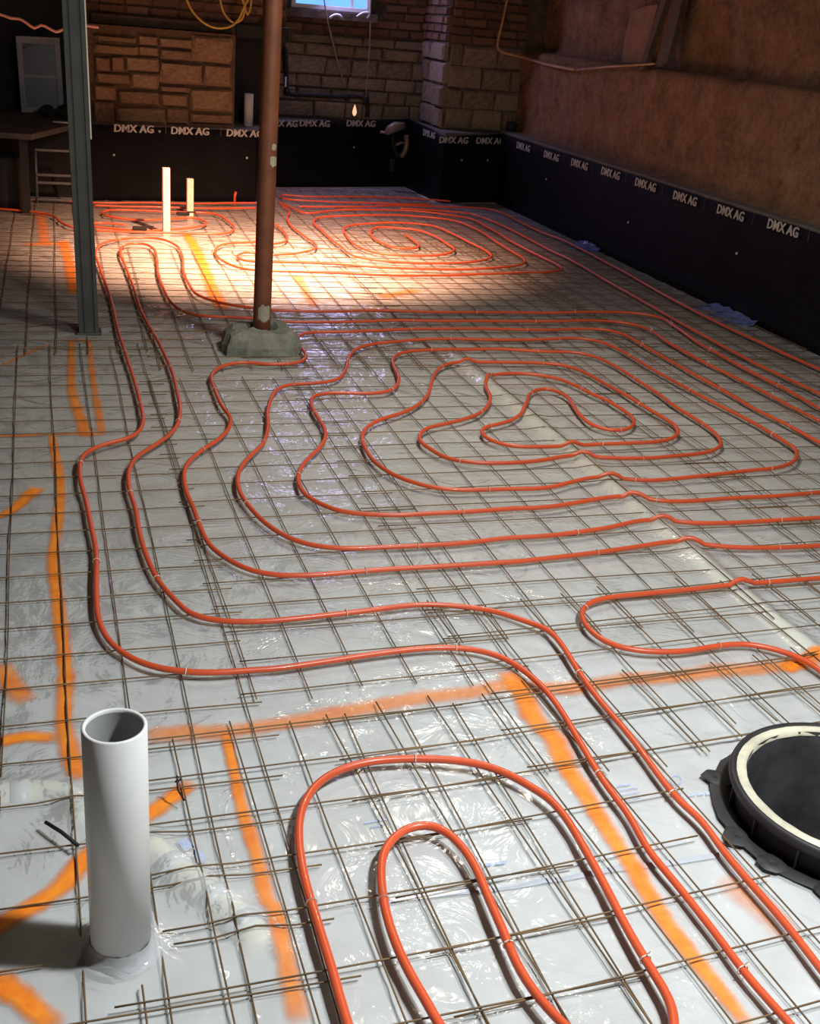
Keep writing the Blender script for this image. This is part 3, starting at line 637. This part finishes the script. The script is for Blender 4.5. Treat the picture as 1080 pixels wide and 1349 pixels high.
h7 = T(360, 1069, [(730, 950), (655, 840), (600, 740), (540, 640), (480, 510), (440, 380), (425, 260), (430, 180), (460, 120), (510, 75), (570, 55), (630, 55), (690, 85), (750, 145), (800, 220), (850, 340), (900, 450), (960, 600), (1000, 670), (1080, 775)]) + T(720, 1069, [(60, 835), (160, 930)])
hose('orange heating hose forming the small inner arch at the bottom of the floor', h7, z=0.040, r=0.0092)
# far field
hose('orange heating hose of the far spiral passing through the bright lamp spot', T(360, 240, [(520, 205), (560, 235), (575, 250), (555, 263), (490, 262), (430, 240), (388, 212), (390, 188), (430, 178), (560, 188), (620, 205), (690, 245), (715, 268), (680, 284), (560, 292), (420, 282), (340, 257), (290, 212), (280, 182), (320, 168), (480, 160), (620, 170), (690, 195), (760, 230), (840, 272), (860, 296), (780, 315), (620, 321), (450, 313), (330, 295), (260, 250), (190, 190), (158, 155), (190, 138), (330, 132), (520, 132), (700, 150), (780, 175), (900, 248), (985, 300), (992, 320), (930, 334), (750, 346), (600, 343), (430, 336), (300, 326), (150, 319), (0, 316)]) + T(0, 240, [(1050, 318), (960, 309), (938, 292), (970, 277), (1050, 282)]) + T(360, 240, [(0, 285), (100, 279), (160, 266), (168, 248), (130, 218), (80, 182), (55, 145), (62, 112), (30, 92)]), ties=False)
hose('orange heating hose running straight across behind the rusty post to the far right', T(0, 240, [(1010, 236), (950, 240), (880, 247), (850, 272), (880, 312), (950, 340), (1050, 350)]) + T(360, 240, [(0, 351), (150, 356), (300, 361), (430, 368), (650, 369), (850, 363), (1000, 358), (1100, 354), (1142, 344), (1120, 326), (1060, 295), (950, 240), (850, 180), (760, 140), (520, 112), (250, 112), (130, 122), (60, 95), (20, 78)]), ties=False)
hose('red-lit heating hose arc just right of the rusty post near the back', T(0, 240, [(1040, 245)]) + T(360, 240, [(0, 245), (40, 238), (55, 218), (30, 185), (0, 160), (-20, 130)]), ties=False)
hose('orange heating hose nearest the foot of the right wall membrane', T(720, 240, [(1200, 800), (1080, 740), (900, 660), (750, 590), (600, 518), (450, 437), (300, 352), (150, 272), (60, 228), (0, 206)]) + T(360, 240, [(980, 160), (900, 120), (830, 104), (640, 96), (500, 92), (300, 98), (100, 96)]), ties=False)
hose('orange heating hose one step inside the one beside the right wall', T(720, 240, [(1200, 895), (1080, 838), (850, 728), (700, 650), (550, 568), (400, 482), (250, 398), (100, 310), (0, 262)]) + T(360, 240, [(960, 198), (850, 148), (760, 122), (500, 104)]), ties=False)
for i, (p, lab) in enumerate([
    (T(360, 240, [(700, 76), (500, 62), (300, 58), (120, 56), (35, 50), (50, 66), (200, 76), (420, 84), (620, 88)]), 'rearmost red-lit heating hose bend under the back wall membrane'),
    (T(0, 240, [(150, 66), (380, 80), (600, 82), (800, 84), (1000, 82), (1085, 78)]), 'rearmost orange heating hose along the left back membrane'),
    (T(0, 240, [(372, 92), (600, 98), (850, 104), (1010, 102)]), 'second orange heating hose from the left back membrane'),
    (T(0, 240, [(372, 176), (530, 190), (700, 186), (800, 172), (815, 157), (760, 142), (640, 148), (520, 148), (420, 132), (405, 120), (440, 110), (700, 118), (840, 124), (900, 155), (925, 185), (880, 204), (700, 200), (540, 197), (380, 192)]), 'orange heating hose tangle looping around the two pale stakes'),
    (T(0, 240, [(-60, 100), (0, 106), (100, 114), (200, 130), (250, 165), (300, 182), (380, 162), (500, 168)]), 'dark-lit orange heating hose wandering left of the steel post')]):
    hose(lab, p, ties=False)

# ------------------------------------------------------------------ sprayed marks
def mark(label, px, w, alpha=1.0, fade=(1, 1), z=0.0075):
    P = catmull([fl(x, y, 0) for x, y in px], 0.03); N = len(P); V = []; F = []; UV = []
    ws = w if isinstance(w, (list, tuple)) else [w, w]
    for i, p in enumerate(P):
        t = (P[min(i + 1, N - 1)] - P[max(i - 1, 0)]).normalized(); n = Vector((-t.y, t.x, 0)); f = i / (N - 1)
        hw = 0.5 * 1.45 * (ws[0] + (ws[-1] - ws[0]) * f) * (1 + 0.18 * noise.noise(p * 6))
        al = alpha * (fade[0] + (fade[1] - fade[0]) * f) * min(1, min(i, N - 1 - i) / 1.5 + 0.15)
        for k in (-1, -.5, 0, .5, 1):
            q = p + n * hw * k; V.append((q.x, q.y, filmz(q.x, q.y) + z - 0.0055 + 0.001)); UV.append((k, al))
    for i in range(N - 1):
        for k in range(4): a = i * 5 + k; F.append((a, a + 1, a + 6, a + 5))
    me = bpy.data.meshes.new('paint_mark'); me.from_pydata(V, [], F); ul = me.uv_layers.new(name='UVMap')
    for lp in me.loops: ul.data[lp.index].uv = UV[lp.vertex_index]
    o = link('paint_mark', me, 'paint'); tag(o, label, 'paint mark', 'orange sprayed marks on the plastic'); return o
mark('long orange sprayed line running down the left floor to the standpipe', T(0, 520, [(205, 165), (222, 250), (240, 380), (222, 560), (212, 640), (230, 830)]) + T(0, 800, [(250, 150), (260, 300), (255, 480), (290, 620), (318, 700)]), [0.03, 0.04], 0.85)
mark('thin rusty orange line across the left floor below the steel post marks', T(0, 520, [(-60, 172), (100, 168), (250, 162), (420, 165)]), 0.02, 0.75)
mark('left leg of the orange sprayed fork below the steel post', T(0, 240, [(283, 625), (283, 700), (285, 835)]) + T(0, 520, [(308, 70), (345, 175)]), [0.024, 0.05], 0.75)
mark('right leg of the orange sprayed fork below the steel post', T(0, 240, [(350, 625), (358, 700), (376, 835)]) + T(0, 520, [(390, 70), (402, 165)]), [0.024, 0.032], 0.65)
mark('short orange bar closing the fork at the foot of the steel post', T(0, 240, [(270, 640), (320, 633), (362, 640)]), 0.045, 0.65)
mark('orange diagonal dab at the left edge ending in a blob', T(0, 520, [(-50, 505), (0, 490), (60, 455), (120, 400), (155, 372)]), [0.03, 0.055], 0.9)
mark('orange bar from the left edge to the long line behind the standpipe', T(0, 800, [(-60, 548), (0, 540), (110, 522), (235, 528)]), 0.042, 0.95)
mark('faint orange slanting dab at the left edge above the orange bar', T(0, 800, [(5, 230), (45, 310), (110, 390)]), [0.05, 0.06], 0.7)
mark('long faint orange line crossing from the standpipe to the right edge', T(0, 800, [(560, 520), (750, 505), (900, 500)]) + T(360, 800, [(0, 475), (200, 440), (400, 400), (600, 368), (800, 340), (930, 318)]) + T(720, 800, [(40, 330), (200, 313), (350, 288), (500, 285), (700, 258), (850, 250), (980, 235), (1100, 205)]), [0.055, 0.06], 0.55)
mark('orange line running down right of the standpipe between hose arch and pipe', T(0, 800, [(890, 495), (922, 640), (955, 800)]) + T(0, 1069, [(965, 30), (1010, 170), (1060, 370)]) + T(360, 1069, [(0, 390), (40, 560), (75, 720), (110, 850)]), [0.024, 0.036], 0.9, (1, .7))
mark('orange diagonal line passing behind the white standpipe', T(0, 800, [(765, 700), (680, 765), (590, 830)]) + T(0, 1069, [(345, 190), (250, 300), (150, 380), (40, 440), (-60, 510)]), 0.042, 0.95)
mark('short orange stroke in the bottom left corner', T(0, 1069, [(-40, 665), (20, 700), (90, 755), (230, 870)]), 0.045, 0.95)
mark('broad orange diagonal line between the front arch and the straight hoses', T(360, 800, [(915, 262), (985, 360), (1050, 480)]) + T(720, 800, [(20, 520), (60, 610), (130, 720), (200, 830)]) + T(720, 1069, [(260, 120), (340, 230), (400, 340), (480, 460), (560, 570), (640, 670), (720, 770), (800, 860)]), [0.058, 0.030], 0.85)
mark('bright orange dab under the hose bend at the right edge', T(720, 800, [(930, 262), (1010, 222), (1100, 195)]), 0.045, 0.95)
mark('faint peach sprayed patch beside the last straight hose', T(720, 1069, [(690, 270), (790, 350), (900, 440), (960, 520)]), 0.06, 0.3)
mark('orange line on the lamp-lit floor between stakes and rusty post', T(0, 240, [(735, 205), (775, 270), (805, 340), (840, 430), (880, 505)]), 0.07, 0.85)
mark('orange line on the far left floor beside the steel post', T(0, 240, [(250, 235), (272, 320), (292, 450)]), 0.06, 0.75)
mark('faint orange bar on the far left floor', T(0, 240, [(90, 252), (180, 248), (270, 250)]), 0.10, 0.5)
mark('faint orange column on the far left floor below the ladder', T(0, 240, [(160, 130), (170, 190), (178, 250)]), 0.07, 0.5)
mark('thin faint orange scratch left of the steel post marks', T(0, 240, [(10, 730), (90, 690), (190, 645)]), 0.02, 0.6)
mark('faint orange dash on the far floor under the far hoses', T(360, 240, [(420, 462), (500, 442), (575, 432)]), 0.09, 0.55)
mark('faint orange line behind the concrete pier', T(360, 240, [(90, 370), (130, 440), (165, 500)]), 0.06, 0.5)

# ------------------------------------------------------------------ standpipe, posts, basin, stakes
t = thing('standpipe', 'tall open white plastic standpipe rising through the plastic sheet in front', 'pipe', (PIPE_C.x, PIPE_C.y, 0))
H = 0.492; lean = Matrix.Shear('XY', 4, (0.0, 0.0))
MAT['pipe_in'] = simple('shaded_grey_pvc', srgb(150, 152, 150), 0.6, var=0.1)  # white pipe greyed on the inside to paint in its shadow
lathe('inner_wall', [(PIPE_R - .0075, 0.08), (PIPE_R - .0075, H - .004)], 'pipe_in', t, 48)
sp = lathe('pipe_wall', [(PIPE_R - .007, H - .006), (PIPE_R - .007, H), (PIPE_R - .005, H + .002), (PIPE_R - .002, H + .002), (PIPE_R, H), (PIPE_R, -0.02), (PIPE_R - .02, -0.02)], 'pvc', t, 48)
lathe('pipe_shade_plug', [(PIPE_R - .0078, 0.30), (0.001, 0.30)], 'dark', t, 32)  # dark disc standing in for the shade down the pipe
lathe('plastic_collar', [(PIPE_R + .02, 0.014), (PIPE_R + .010, 0.022), (PIPE_R + .004, 0.032), (PIPE_R + .001, 0.042)], 'film', t, 40, jit=0.0012)
t.rotation_euler = (0, math.radians(-0.2), 0)
# steel post: folded channel with lips and a groove
t = thing('steel_post', 'dark grey folded steel post standing on the floor at the left', 'post', (0.18, 5.90, 0))
pr = [(-.048, -.045), (-.030, -.045), (-.028, -.038), (-.022, -.038), (-.020, -.045), (.016, -.045), (.018, -.037), (.028, -.037), (.030, -.045), (.048, -.045), (.048, .045), (-.048, .045)]
prism('channel', pr, 0.012, 2.45, 'steel', t)
box('base_plate', (-.062, -.058, 0.004), (.062, .058, 0.016), 'steel', t, 0.003)
box('edge_strip', (.050, -.030, 0.95), (.056, -.024, 1.62), 'pvc_old', t)
t.rotation_euler = (0, math.radians(-0.9), 0)
# rusty round post on rough concrete pier
pc = Vector((1.008, 5.60, 0))
pier = thing('concrete_pier', 'rough grey concrete lump holding the foot of the rusty post', 'pier', (pc.x, pc.y, 0))
def pier_mesh():
    rings = [(-.005, 1.0, 0), (.05, 1.0, 0), (.095, .90, .012), (.118, .74, .01), (.122, .42, .0), (.095, .30, 0)]
    base = [(-.19, -.14), (-.10, -.175), (.03, -.18), (.14, -.165), (.185, -.10), (.175, .02), (.15, .12), (.09, .165), (-.03, .17), (-.13, .15), (-.195, .06), (-.205, -.06)]
    base2 = []
    for i in range(len(base)):
        a, b = base[i], base[(i + 1) % len(base)]; base2 += [a, ((a[0] + b[0]) / 2, (a[1] + b[1]) / 2)]
    V = []; F = []; n = len(base2)
    for z, s, j in rings:
        for (x, y) in base2:
            k = noise.noise(Vector((x * 14, y * 14, z * 20))); V.append((x * s + 0.014 * k, y * s + 0.012 * k, z + (0.018 * k if z > 0.06 else 0)))
    for i in range(len(rings) - 1):
        for k in range(n): F.append((i * n + k, i * n + (k + 1) % n, (i + 1) * n + (k + 1) % n, (i + 1) * n + k))
    F.append(tuple((len(rings) - 1) * n + k for k in range(n))); return V, F
V, F_ = pier_mesh(); mesh('concrete_lump', V, F_, 'concrete', pier)
post = thing('round_post', 'rust brown round steel post with flaked pale patches', 'post', (pc.x, pc.y, 0.06))
tube('shaft', [Vector((0, 0, z)) for z in [0.0, .1, .2, .3, .4, .5, .8, 1.1, 1.4, 1.7, 2.0, 2.39]], 0.044, 'rust_post', post, 28)
def patch(z, th0, th1, h, seed):
    V = []; F = []; rnd = random.Random(seed); n = 9
    for j in range(5):
        for i in range(n):
            th = th0 + (th1 - th0) * i / (n - 1); e = (i in (0, n - 1)) or (j in (0, 4)); jz = rnd.uniform(-.3, .3) * h / 4 if e else 0
            V.append((0.0448 * math.cos(th), 0.0448 * math.sin(th), z + h * (j / 4 - .5) * (0.65 + 0.35 * math.sin(math.pi * i / (n - 1))) + jz))
    for j in range(4):
        for i in range(n - 1): a = j * n + i; F.append((a, a + 1, a + n + 1, a + n))
    mesh('paint_patch', V, F, 'paint_patch', post)
patch(0.135, -2.2, -0.75, 0.085, 1); patch(0.865, -1.45, -0.5, 0.05, 2); patch(0.93, -1.3, -0.7, 0.03, 3)
post.rotation_euler = (0, math.radians(0.35), 0)
# sump basin
b = thing('sump_basin', 'round black plastic sump basin with dusty cream rim at the right edge', 'basin', (BAS_C.x, BAS_C.y, 0))
MAT['basin_in'] = simple('lit_dark_plastic', srgb(66, 66, 68), 0.7, var=0.5, scale=9, bump=0.4, bscale=20)  # lighter copy of the black plastic, paints the inside as lit
lathe('basin_wall', [(.264, .078), (.260, .066), (.252, .060), (.247, .0), (.246, -.10)], 'black_plastic', b, 64)
lathe('basin_inside', [(.228, .086), (.222, .03), (.219, -.15), (.212, -.42), (.20, -.52), (.001, -.53)], 'basin_in', b, 64)
lathe('outer_lip', [(.250, .087), (.257, .091), (.264, .089), (.2675, .078), (.262, .066)], 'black_plastic', b, 64)
lathe('rim', [(.226, .076), (.229, .088), (.241, .090), (.252, .087)], 'rim', b, 64, jit=0.0012)
lathe('flange', [(.244, -.02), (.250, .012), (.276, .019), (.296, .014)], 'black_plastic', b, 72, jit=0.005)
for k in range(14):
    th = 2 * math.pi * k / 14 + 0.1; o = box('rib', (-.002, -.0025, -.004), (.014, .0025, .058), 'black_plastic', b); o.location = (.246 * math.cos(th), .246 * math.sin(th), 0.005); o.rotation_euler = (0, 0, th)
for k, th in enumerate((2.45, 3.2, 3.55, 4.0, 4.5)):
    o = lathe('torn_flap', [(.001, .012), (.02, .016), (.034, .010)], 'black_plastic', b, 7, jit=0.008); o.location = (.286 * math.cos(th), .286 * math.sin(th), 0.006)
for nm, c, h, w, lab in (('wooden_stake', fl(219, 309), 0.47, 0.026, 'taller pale wooden stake standing among the far hoses'), ('wooden_stake', fl(250, 285), 0.29, 0.026, 'shorter pale wooden stake standing behind the taller one')):
    o = box(nm, (-w, -w * .7, 0.0), (w, w * .7, h), 'wood', None, 0.004); o.location = (c.x, c.y, 0.004); o.rotation_euler = (0, 0, 0.15); tag(o, lab, 'stake', 'pale stakes')
for (x, y), lab in (((184, 300), 'dark clamp on the hoses left of the taller stake'), ((241, 281), 'small dark clamp beside the shorter stake')):
    c = fl(x, y, 0.05); o = thing('hose_clamp', lab, 'clamp', (c.x, c.y, 0.045)); box('clamp_body', (-.05, -.02, -.012), (.05, .02, .014), 'iron', o, 0.006); box('clamp_lever', (.03, -.006, .01), (.10, .006, .022), 'iron', o, 0.003)
c0, c1 = fl(60, 1083, 0.03), fl(103, 1114, 0.03); o = tube('steel_pin', [c0, (c0 + c1) / 2 + Vector((0, 0, .004)), c1], 0.004, 'iron', n=6); tag(o, 'short black steel pin lying on the mesh left of the standpipe', 'pin')
c0, c1 = fl(236, 1030, .03), fl(231, 1050, .03)
o = tube('tie_wire', [fl(243, 1055, .03), fl(234, 1040, .05), fl(233, 1022, .075), fl(238, 1027, .07), fl(231, 1030, .06)], 0.0022, 'iron', n=5); tag(o, 'twisted black tie wire sticking up right of the standpipe', 'wire')
# blue crumpled film at the wall foot
for k, (a, b_, lab) in enumerate((((930, 405), (1000, 432), 'crumpled blue plastic film edge at the foot of the right wall'), ((755, 322), (785, 333), 'small bluish plastic scrap at the foot of the right wall near the corner'))):
    p, q = fl(*a), fl(*b_); n = 14; V = []; F = []
    for i in range(n + 1):
        for j in range(5):
            u = p + (q - p) * (i / n); v = Vector((4.195 - 0.05 * (4 - j) / 1.0 * (0.6 + 0.4 * math.sin(i * 1.3)), u.y, 0.006 + 0.045 * (j / 4) ** 1.5 * (0.7 + 0.5 * noise.noise(Vector((i * .9, j * .8, k)))) + 0.008 * noise.noise(Vector((i * 1.7, j * 1.3, k + 4))))); V.append(v)
    for i in range(n):
        for j in range(4): a0 = i * 5 + j; F.append((a0, a0 + 1, a0 + 6, a0 + 5))
    tag(mesh('plastic_scrap', V, F, 'blue_film', None, True), lab, 'plastic scrap')

# ------------------------------------------------------------------ things on and by the back walls
def ypath(y, px, step=0.05): return catmull([ony(a, b_, y) for a, b_ in px], step)
o = tube('iron_pipe', ypath(11.55, [(376, 62), (377, 90), (378, 118), (381, 123), (400, 125), (440, 127), (475, 128), (482, 131), (484, 142), (484, 154)], 0.03), 0.021, 'iron', n=10); tag(o, 'black iron pipe bending along the back wall under the window', 'pipe')
for a in ((378, 121), (457, 128), (482, 131)):
    c = ony(*a, 11.55); s = lathe('fitting', [(.001, -.035), (.030, -.03), (.032, .0), (.030, .03), (.001, .035)], 'iron', o, 10, smooth=True); s.location = c
t_ = ony(377, 108, 11.5); s = box('pale_label', (-.008, -.004, -.045), (.008, .004, .045), 'vinyl', o); s.location = (t_.x, 11.527, t_.z)
c = ony(467, 146, 11.52); o = lathe('indicator_light', [(.001, -.05), (.016, -.035), (.022, -.01), (.014, .025), (.001, .06)], 'glow', None, 12); o.location = c; tag(o, 'small glowing orange teardrop light on the back wall beside the iron pipe', 'light')
o = tube('hanging_cord', ypath(11.5, [(424, -30), (427, 0), (431, 25), (438, 55), (447, 90), (455, 115)]), 0.007, 'grey_cable', n=6); tag(o, 'thin pale cord hanging from the window', 'cord')
o = tube('thin_cable', ypath(11.5, [(488, -30), (488, 10), (487, 60), (484, 100), (482, 128)]), 0.0045, 'grey_cable', n=6); tag(o, 'thin brown cable dropping right of the window to the iron pipe', 'cable')
o = tube('plastic_tab', ypath(11.5, [(434, 24), (440, 20), (447, 20), (451, 24)]), 0.012, 'vinyl', n=8); tag(o, 'small curved white strip on the window ledge', 'strip')
o = tube('plastic_clip', ypath(11.5, [(470, 22), (478, 17), (487, 17), (484, 24)]), 0.010, 'vinyl', n=8); tag(o, 'small white clip at the right end of the window ledge', 'clip')
# valve cluster in the corner
v = thing('pipe_valve', 'dull valve and pipe fittings in the far corner before the membrane', 'valve', (3.33, 11.25, 0.0))
def vp(pts): return [ony(a, b_, 11.25) - v.location for a, b_ in pts]
tube('body', vp([(508, 176), (513, 171), (521, 167), (533, 165)]), [0.022, 0.045, 0.05, 0.028], 'valve', v, 10)
tube('spout', vp([(514, 170), (508, 175), (501, 174)]), 0.014, 'valve', v, 8)
tube('pipe', vp([(517, 176), (518, 192), (522, 203), (527, 208)]), 0.016, 'iron', v, 8)
tube('elbow', vp([(535, 178), (536, 190), (533, 200), (528, 207)]), 0.026, 'valve', v, 8)
tube('handle', vp([(521, 191), (528, 188), (534, 188)]), 0.012, 'valve', v, 8)
tube('stub', vp([(518, 210), (516, 222), (517, 226)]), 0.028, 'iron', v, 8)
o = tube('white_stub', [fl(529, 245, 0.0) , ony(532, 226, fl(529, 245).y)], 0.014, 'vinyl', n=8); tag(o, 'thin white upright stub on the floor in the far corner', 'stub')
c = ony(327, 162, 10.6); o = lathe('white_pipe', [(.036, 0), (.040, .002), (.040, .27), (.036, .272), (.036, .1), (.001, .1)], 'pvc', None, 24); o.location = (c.x, 10.6, 0.602); tag(o, 'short white pipe stub standing in the dark niche behind the rusty post', 'pipe')
o = tube('orange_stub', [fl(309, 268), fl(309, 268) + Vector((0, 0, .06)), fl(309, 268) + Vector((.01, 0, .10))], 0.012, 'hose', n=8); tag(o, 'short orange upright hose end by the left back membrane', 'hose')
c = onx(674, 170, 4.3); o = lathe('black_cap', [(.001, -.04), (.05, -.03), (.055, .03), (.04, .05), (.001, .05)], 'iron', None, 14); o.location = (4.30, c.y, 0.71); tag(o, 'small round black cap on the ledge in the far right corner', 'cap')
# yellow cable loop and coil
o = tube('yellow_cable', ypath(9.9, [(240, -40), (246, 0), (256, 18), (270, 31), (286, 37), (303, 35), (314, 26), (321, 10), (328, -5), (332, -40)], 0.04), 0.009, 'yellow', n=8); tag(o, 'yellow cable hanging in a wide loop from above', 'cable')
for k, (p, lab) in enumerate((([(290, -40), (291, 5), (297, 20), (308, 30), (318, 26), (322, 12), (318, -5), (310, -40)], 'darker yellow cable forming the inner coil of the loop'), ([(330, -40), (331, 0), (329, 14), (326, 20), (322, 8), (320, -10), (321, -40)], 'short yellow cable bight beside the rusty post'))):
    o = tube('yellow_cable', ypath(10.0 + k * 0.04, p, 0.04), 0.008, 'yellow', n=8); tag(o, lab, 'cable')
o = tube('pink_lit_cable', ypath(9.2, [(-60, 10), (0, 19), (15, 24), (26, 25), (36, 31), (45, 37), (54, 33), (64, 37), (74, 42), (82, 39), (100, 33), (130, 36)], 0.03), 0.010, 'pink_lit', n=8); tag(o, 'wavy cable tinted as if lit pink strung across the dark left corner', 'cable')
# far left: bench, leaning sash, ladder, drum, clutter
bn = thing('work_bench', 'dark bench with grey top in the far left corner', 'bench', (-0.5, 9.9, 0))
for nm, poly, z0, z1, m in (('bench_top', [(-1.3, -.55), (0.42, -.75), (0.72, 0.05), (0.84, 1.05), (-1.3, 1.05)], .56, .60, 'bench'), ('bench_body', [(-1.3, .25), (0.80, .25), (0.84, 1.03), (-1.3, 1.03)], 0.0, .56, 'dark')):
    prism(nm, poly, z0, z1, m, bn)
box('bench_leg', (0.33, -.66, 0.0), (0.39, -.60, .56), 'iron', bn)
sh = thing('window_sash', 'grey white window sash leaning on the bench in the dark corner', 'window sash', (0.0, 10.75, 0.604))
for a, b_ in (((-.165, 0, 0), (.185, .035, .045)), ((-.165, 0, .545), (.185, .035, .60)), ((-.165, 0, .045), (-.12, .035, .545)), ((.14, 0, .045), (.185, .035, .545)), ((-.12, .004, .275), (.14, .031, .305))): box('sash_bar', a, b_, 'white_frame', sh, 0.004)
for z0, z1 in ((.045, .275), (.305, .545)): box('pane', (-.12, .014, z0), (.14, .02, z1), 'dim_pane', sh)
sh.rotation_euler = (math.radians(-4), math.radians(-1.5), 0)
ld = thing('step_ladder', 'small dull metal step frame standing before the bench', 'ladder', (0.0, 9.80, 0))
for x0, x1 in ((-.065, -.062), (.285, .20)): tube('rail', [Vector((x0, 0, 0.0)), Vector((x1, .02, .42))], 0.011, 'alu', ld, 8)
for z, xr in ((.415, .20), (.225, .24), (.165, .255), (.035, .28)): box('rung', (-.066, -.012, z - .009), (xr, .03, z + .009), 'alu', ld, 0.003)
dr = lathe('drum', [(.001, .40), (.16, .40), (.175, .38), (.18, .30), (.175, .2), (.18, .1), (.17, 0.0), (.001, 0)], 'iron', None, 24); dr.location = (-0.30, 9.55, 0.004); tag(dr, 'round black drum at the left edge in front of the bench', 'drum')
for k, (x, y, r, lab) in enumerate(((0.05, 10.45, .07, 'dark lump of debris on the bench under the sash'), (0.20, 10.4, .085, 'larger dark debris heap on the bench beside the steel post'), (0.27, 10.2, .05, 'small dark debris piece at the front of the bench'))):
    bm = bmesh.new(); bmesh.ops.create_icosphere(bm, subdivisions=2, radius=r)
    for vv in bm.verts: vv.co *= 1 + 0.35 * noise.noise(vv.co * 18 + Vector((k, 0, 0))); vv.co.z *= .7
    lo = min(vv.co.z for vv in bm.verts)
    for vv in bm.verts: vv.co.z -= lo
    me = bpy.data.meshes.new('debris'); bm.to_mesh(me); bm.free(); o = link('debris', me, 'dark'); o.location = (x, y, .60); tag(o, lab, 'debris')
o = tube('pale_rod', [Vector((.08, 9.98, .612)), Vector((.20, 9.96, .612)), Vector((.30, 10.0, .612))], 0.008, 'pvc_old', n=6); tag(o, 'thin pale rod lying on the front of the bench', 'rod')
# right wall: conduit and boards
o = tube('conduit', [Vector((ony(668, 0, 10.9).x + 0.1, 10.9, 2.4))] + catmull([ony(668, 0, 10.9), ony(661, 33, 10.9), ony(655, 62, 10.9), ony(658, 67, 10.88), onx(690, 76, 4.36), onx(720, 85, 4.36), onx(757, 92, 4.36)], 0.08), 0.013, 'conduit', n=8); tag(o, 'tan conduit dropping and bending along the right wall near the corner', 'conduit')
o = tube('thin_rod', [onx(760, 92, 4.36), onx(800, 88, 4.36), onx(862, 84, 4.36)], 0.009, 'conduit', n=6); tag(o, 'thin tan rod lying along the right wall ledge', 'rod')
for (a, b_, w, m, lab) in (((882, 0), (852, 92), .045, 'board', 'left edge strip of the slanting timber on the right wall'), ((897, 0), (872, 88), .07, 'board', 'wide slanting timber board on the right wall'), ((905, 0), (884, 84), .03, 'board', 'thin right edge strip of the slanting timber on the right wall')):
    p, q = onx(*a, 4.50), onx(*b_, 4.42); d = (p - q).normalized(); p = q + d * ((2.40 - q.z) / d.z)
    s = Vector((0, 1, 0)); n = Vector((-1, 0, 0)); th = .025 if w < .05 else .015
    V = []
    for e in (q, p):
        for i, j in ((-1, 0), (1, 0), (1, 1), (-1, 1)): V.append(e + s * (w * i * .8) + n * (th * 2 * j))
    tag(mesh('timber_board', V, BOXF, m), lab, 'board')
o = None
# plaster patch left of the boards
pp = [onx(x, y, 4.52) for x, y in ((818, 82), (822, 55), (828, 28), (836, 14), (850, 8), (866, 6), (852, 60), (846, 84))]; MAT['patch'] = simple('tan_plaster', srgb(136, 106, 80), 0.95, var=0.2, scale=9, bump=0.5, bscale=25)
V = [p for p in pp] + [p + Vector((.06, 0, 0)) for p in pp]; n = len(pp)
tag(mesh('plaster_patch', V, [tuple(range(n))] + [(i, n + i, n + (i + 1) % n, (i + 1) % n) for i in range(n)], 'patch'), 'pale rounded plaster patch left of the slanting timber', 'plaster patch')
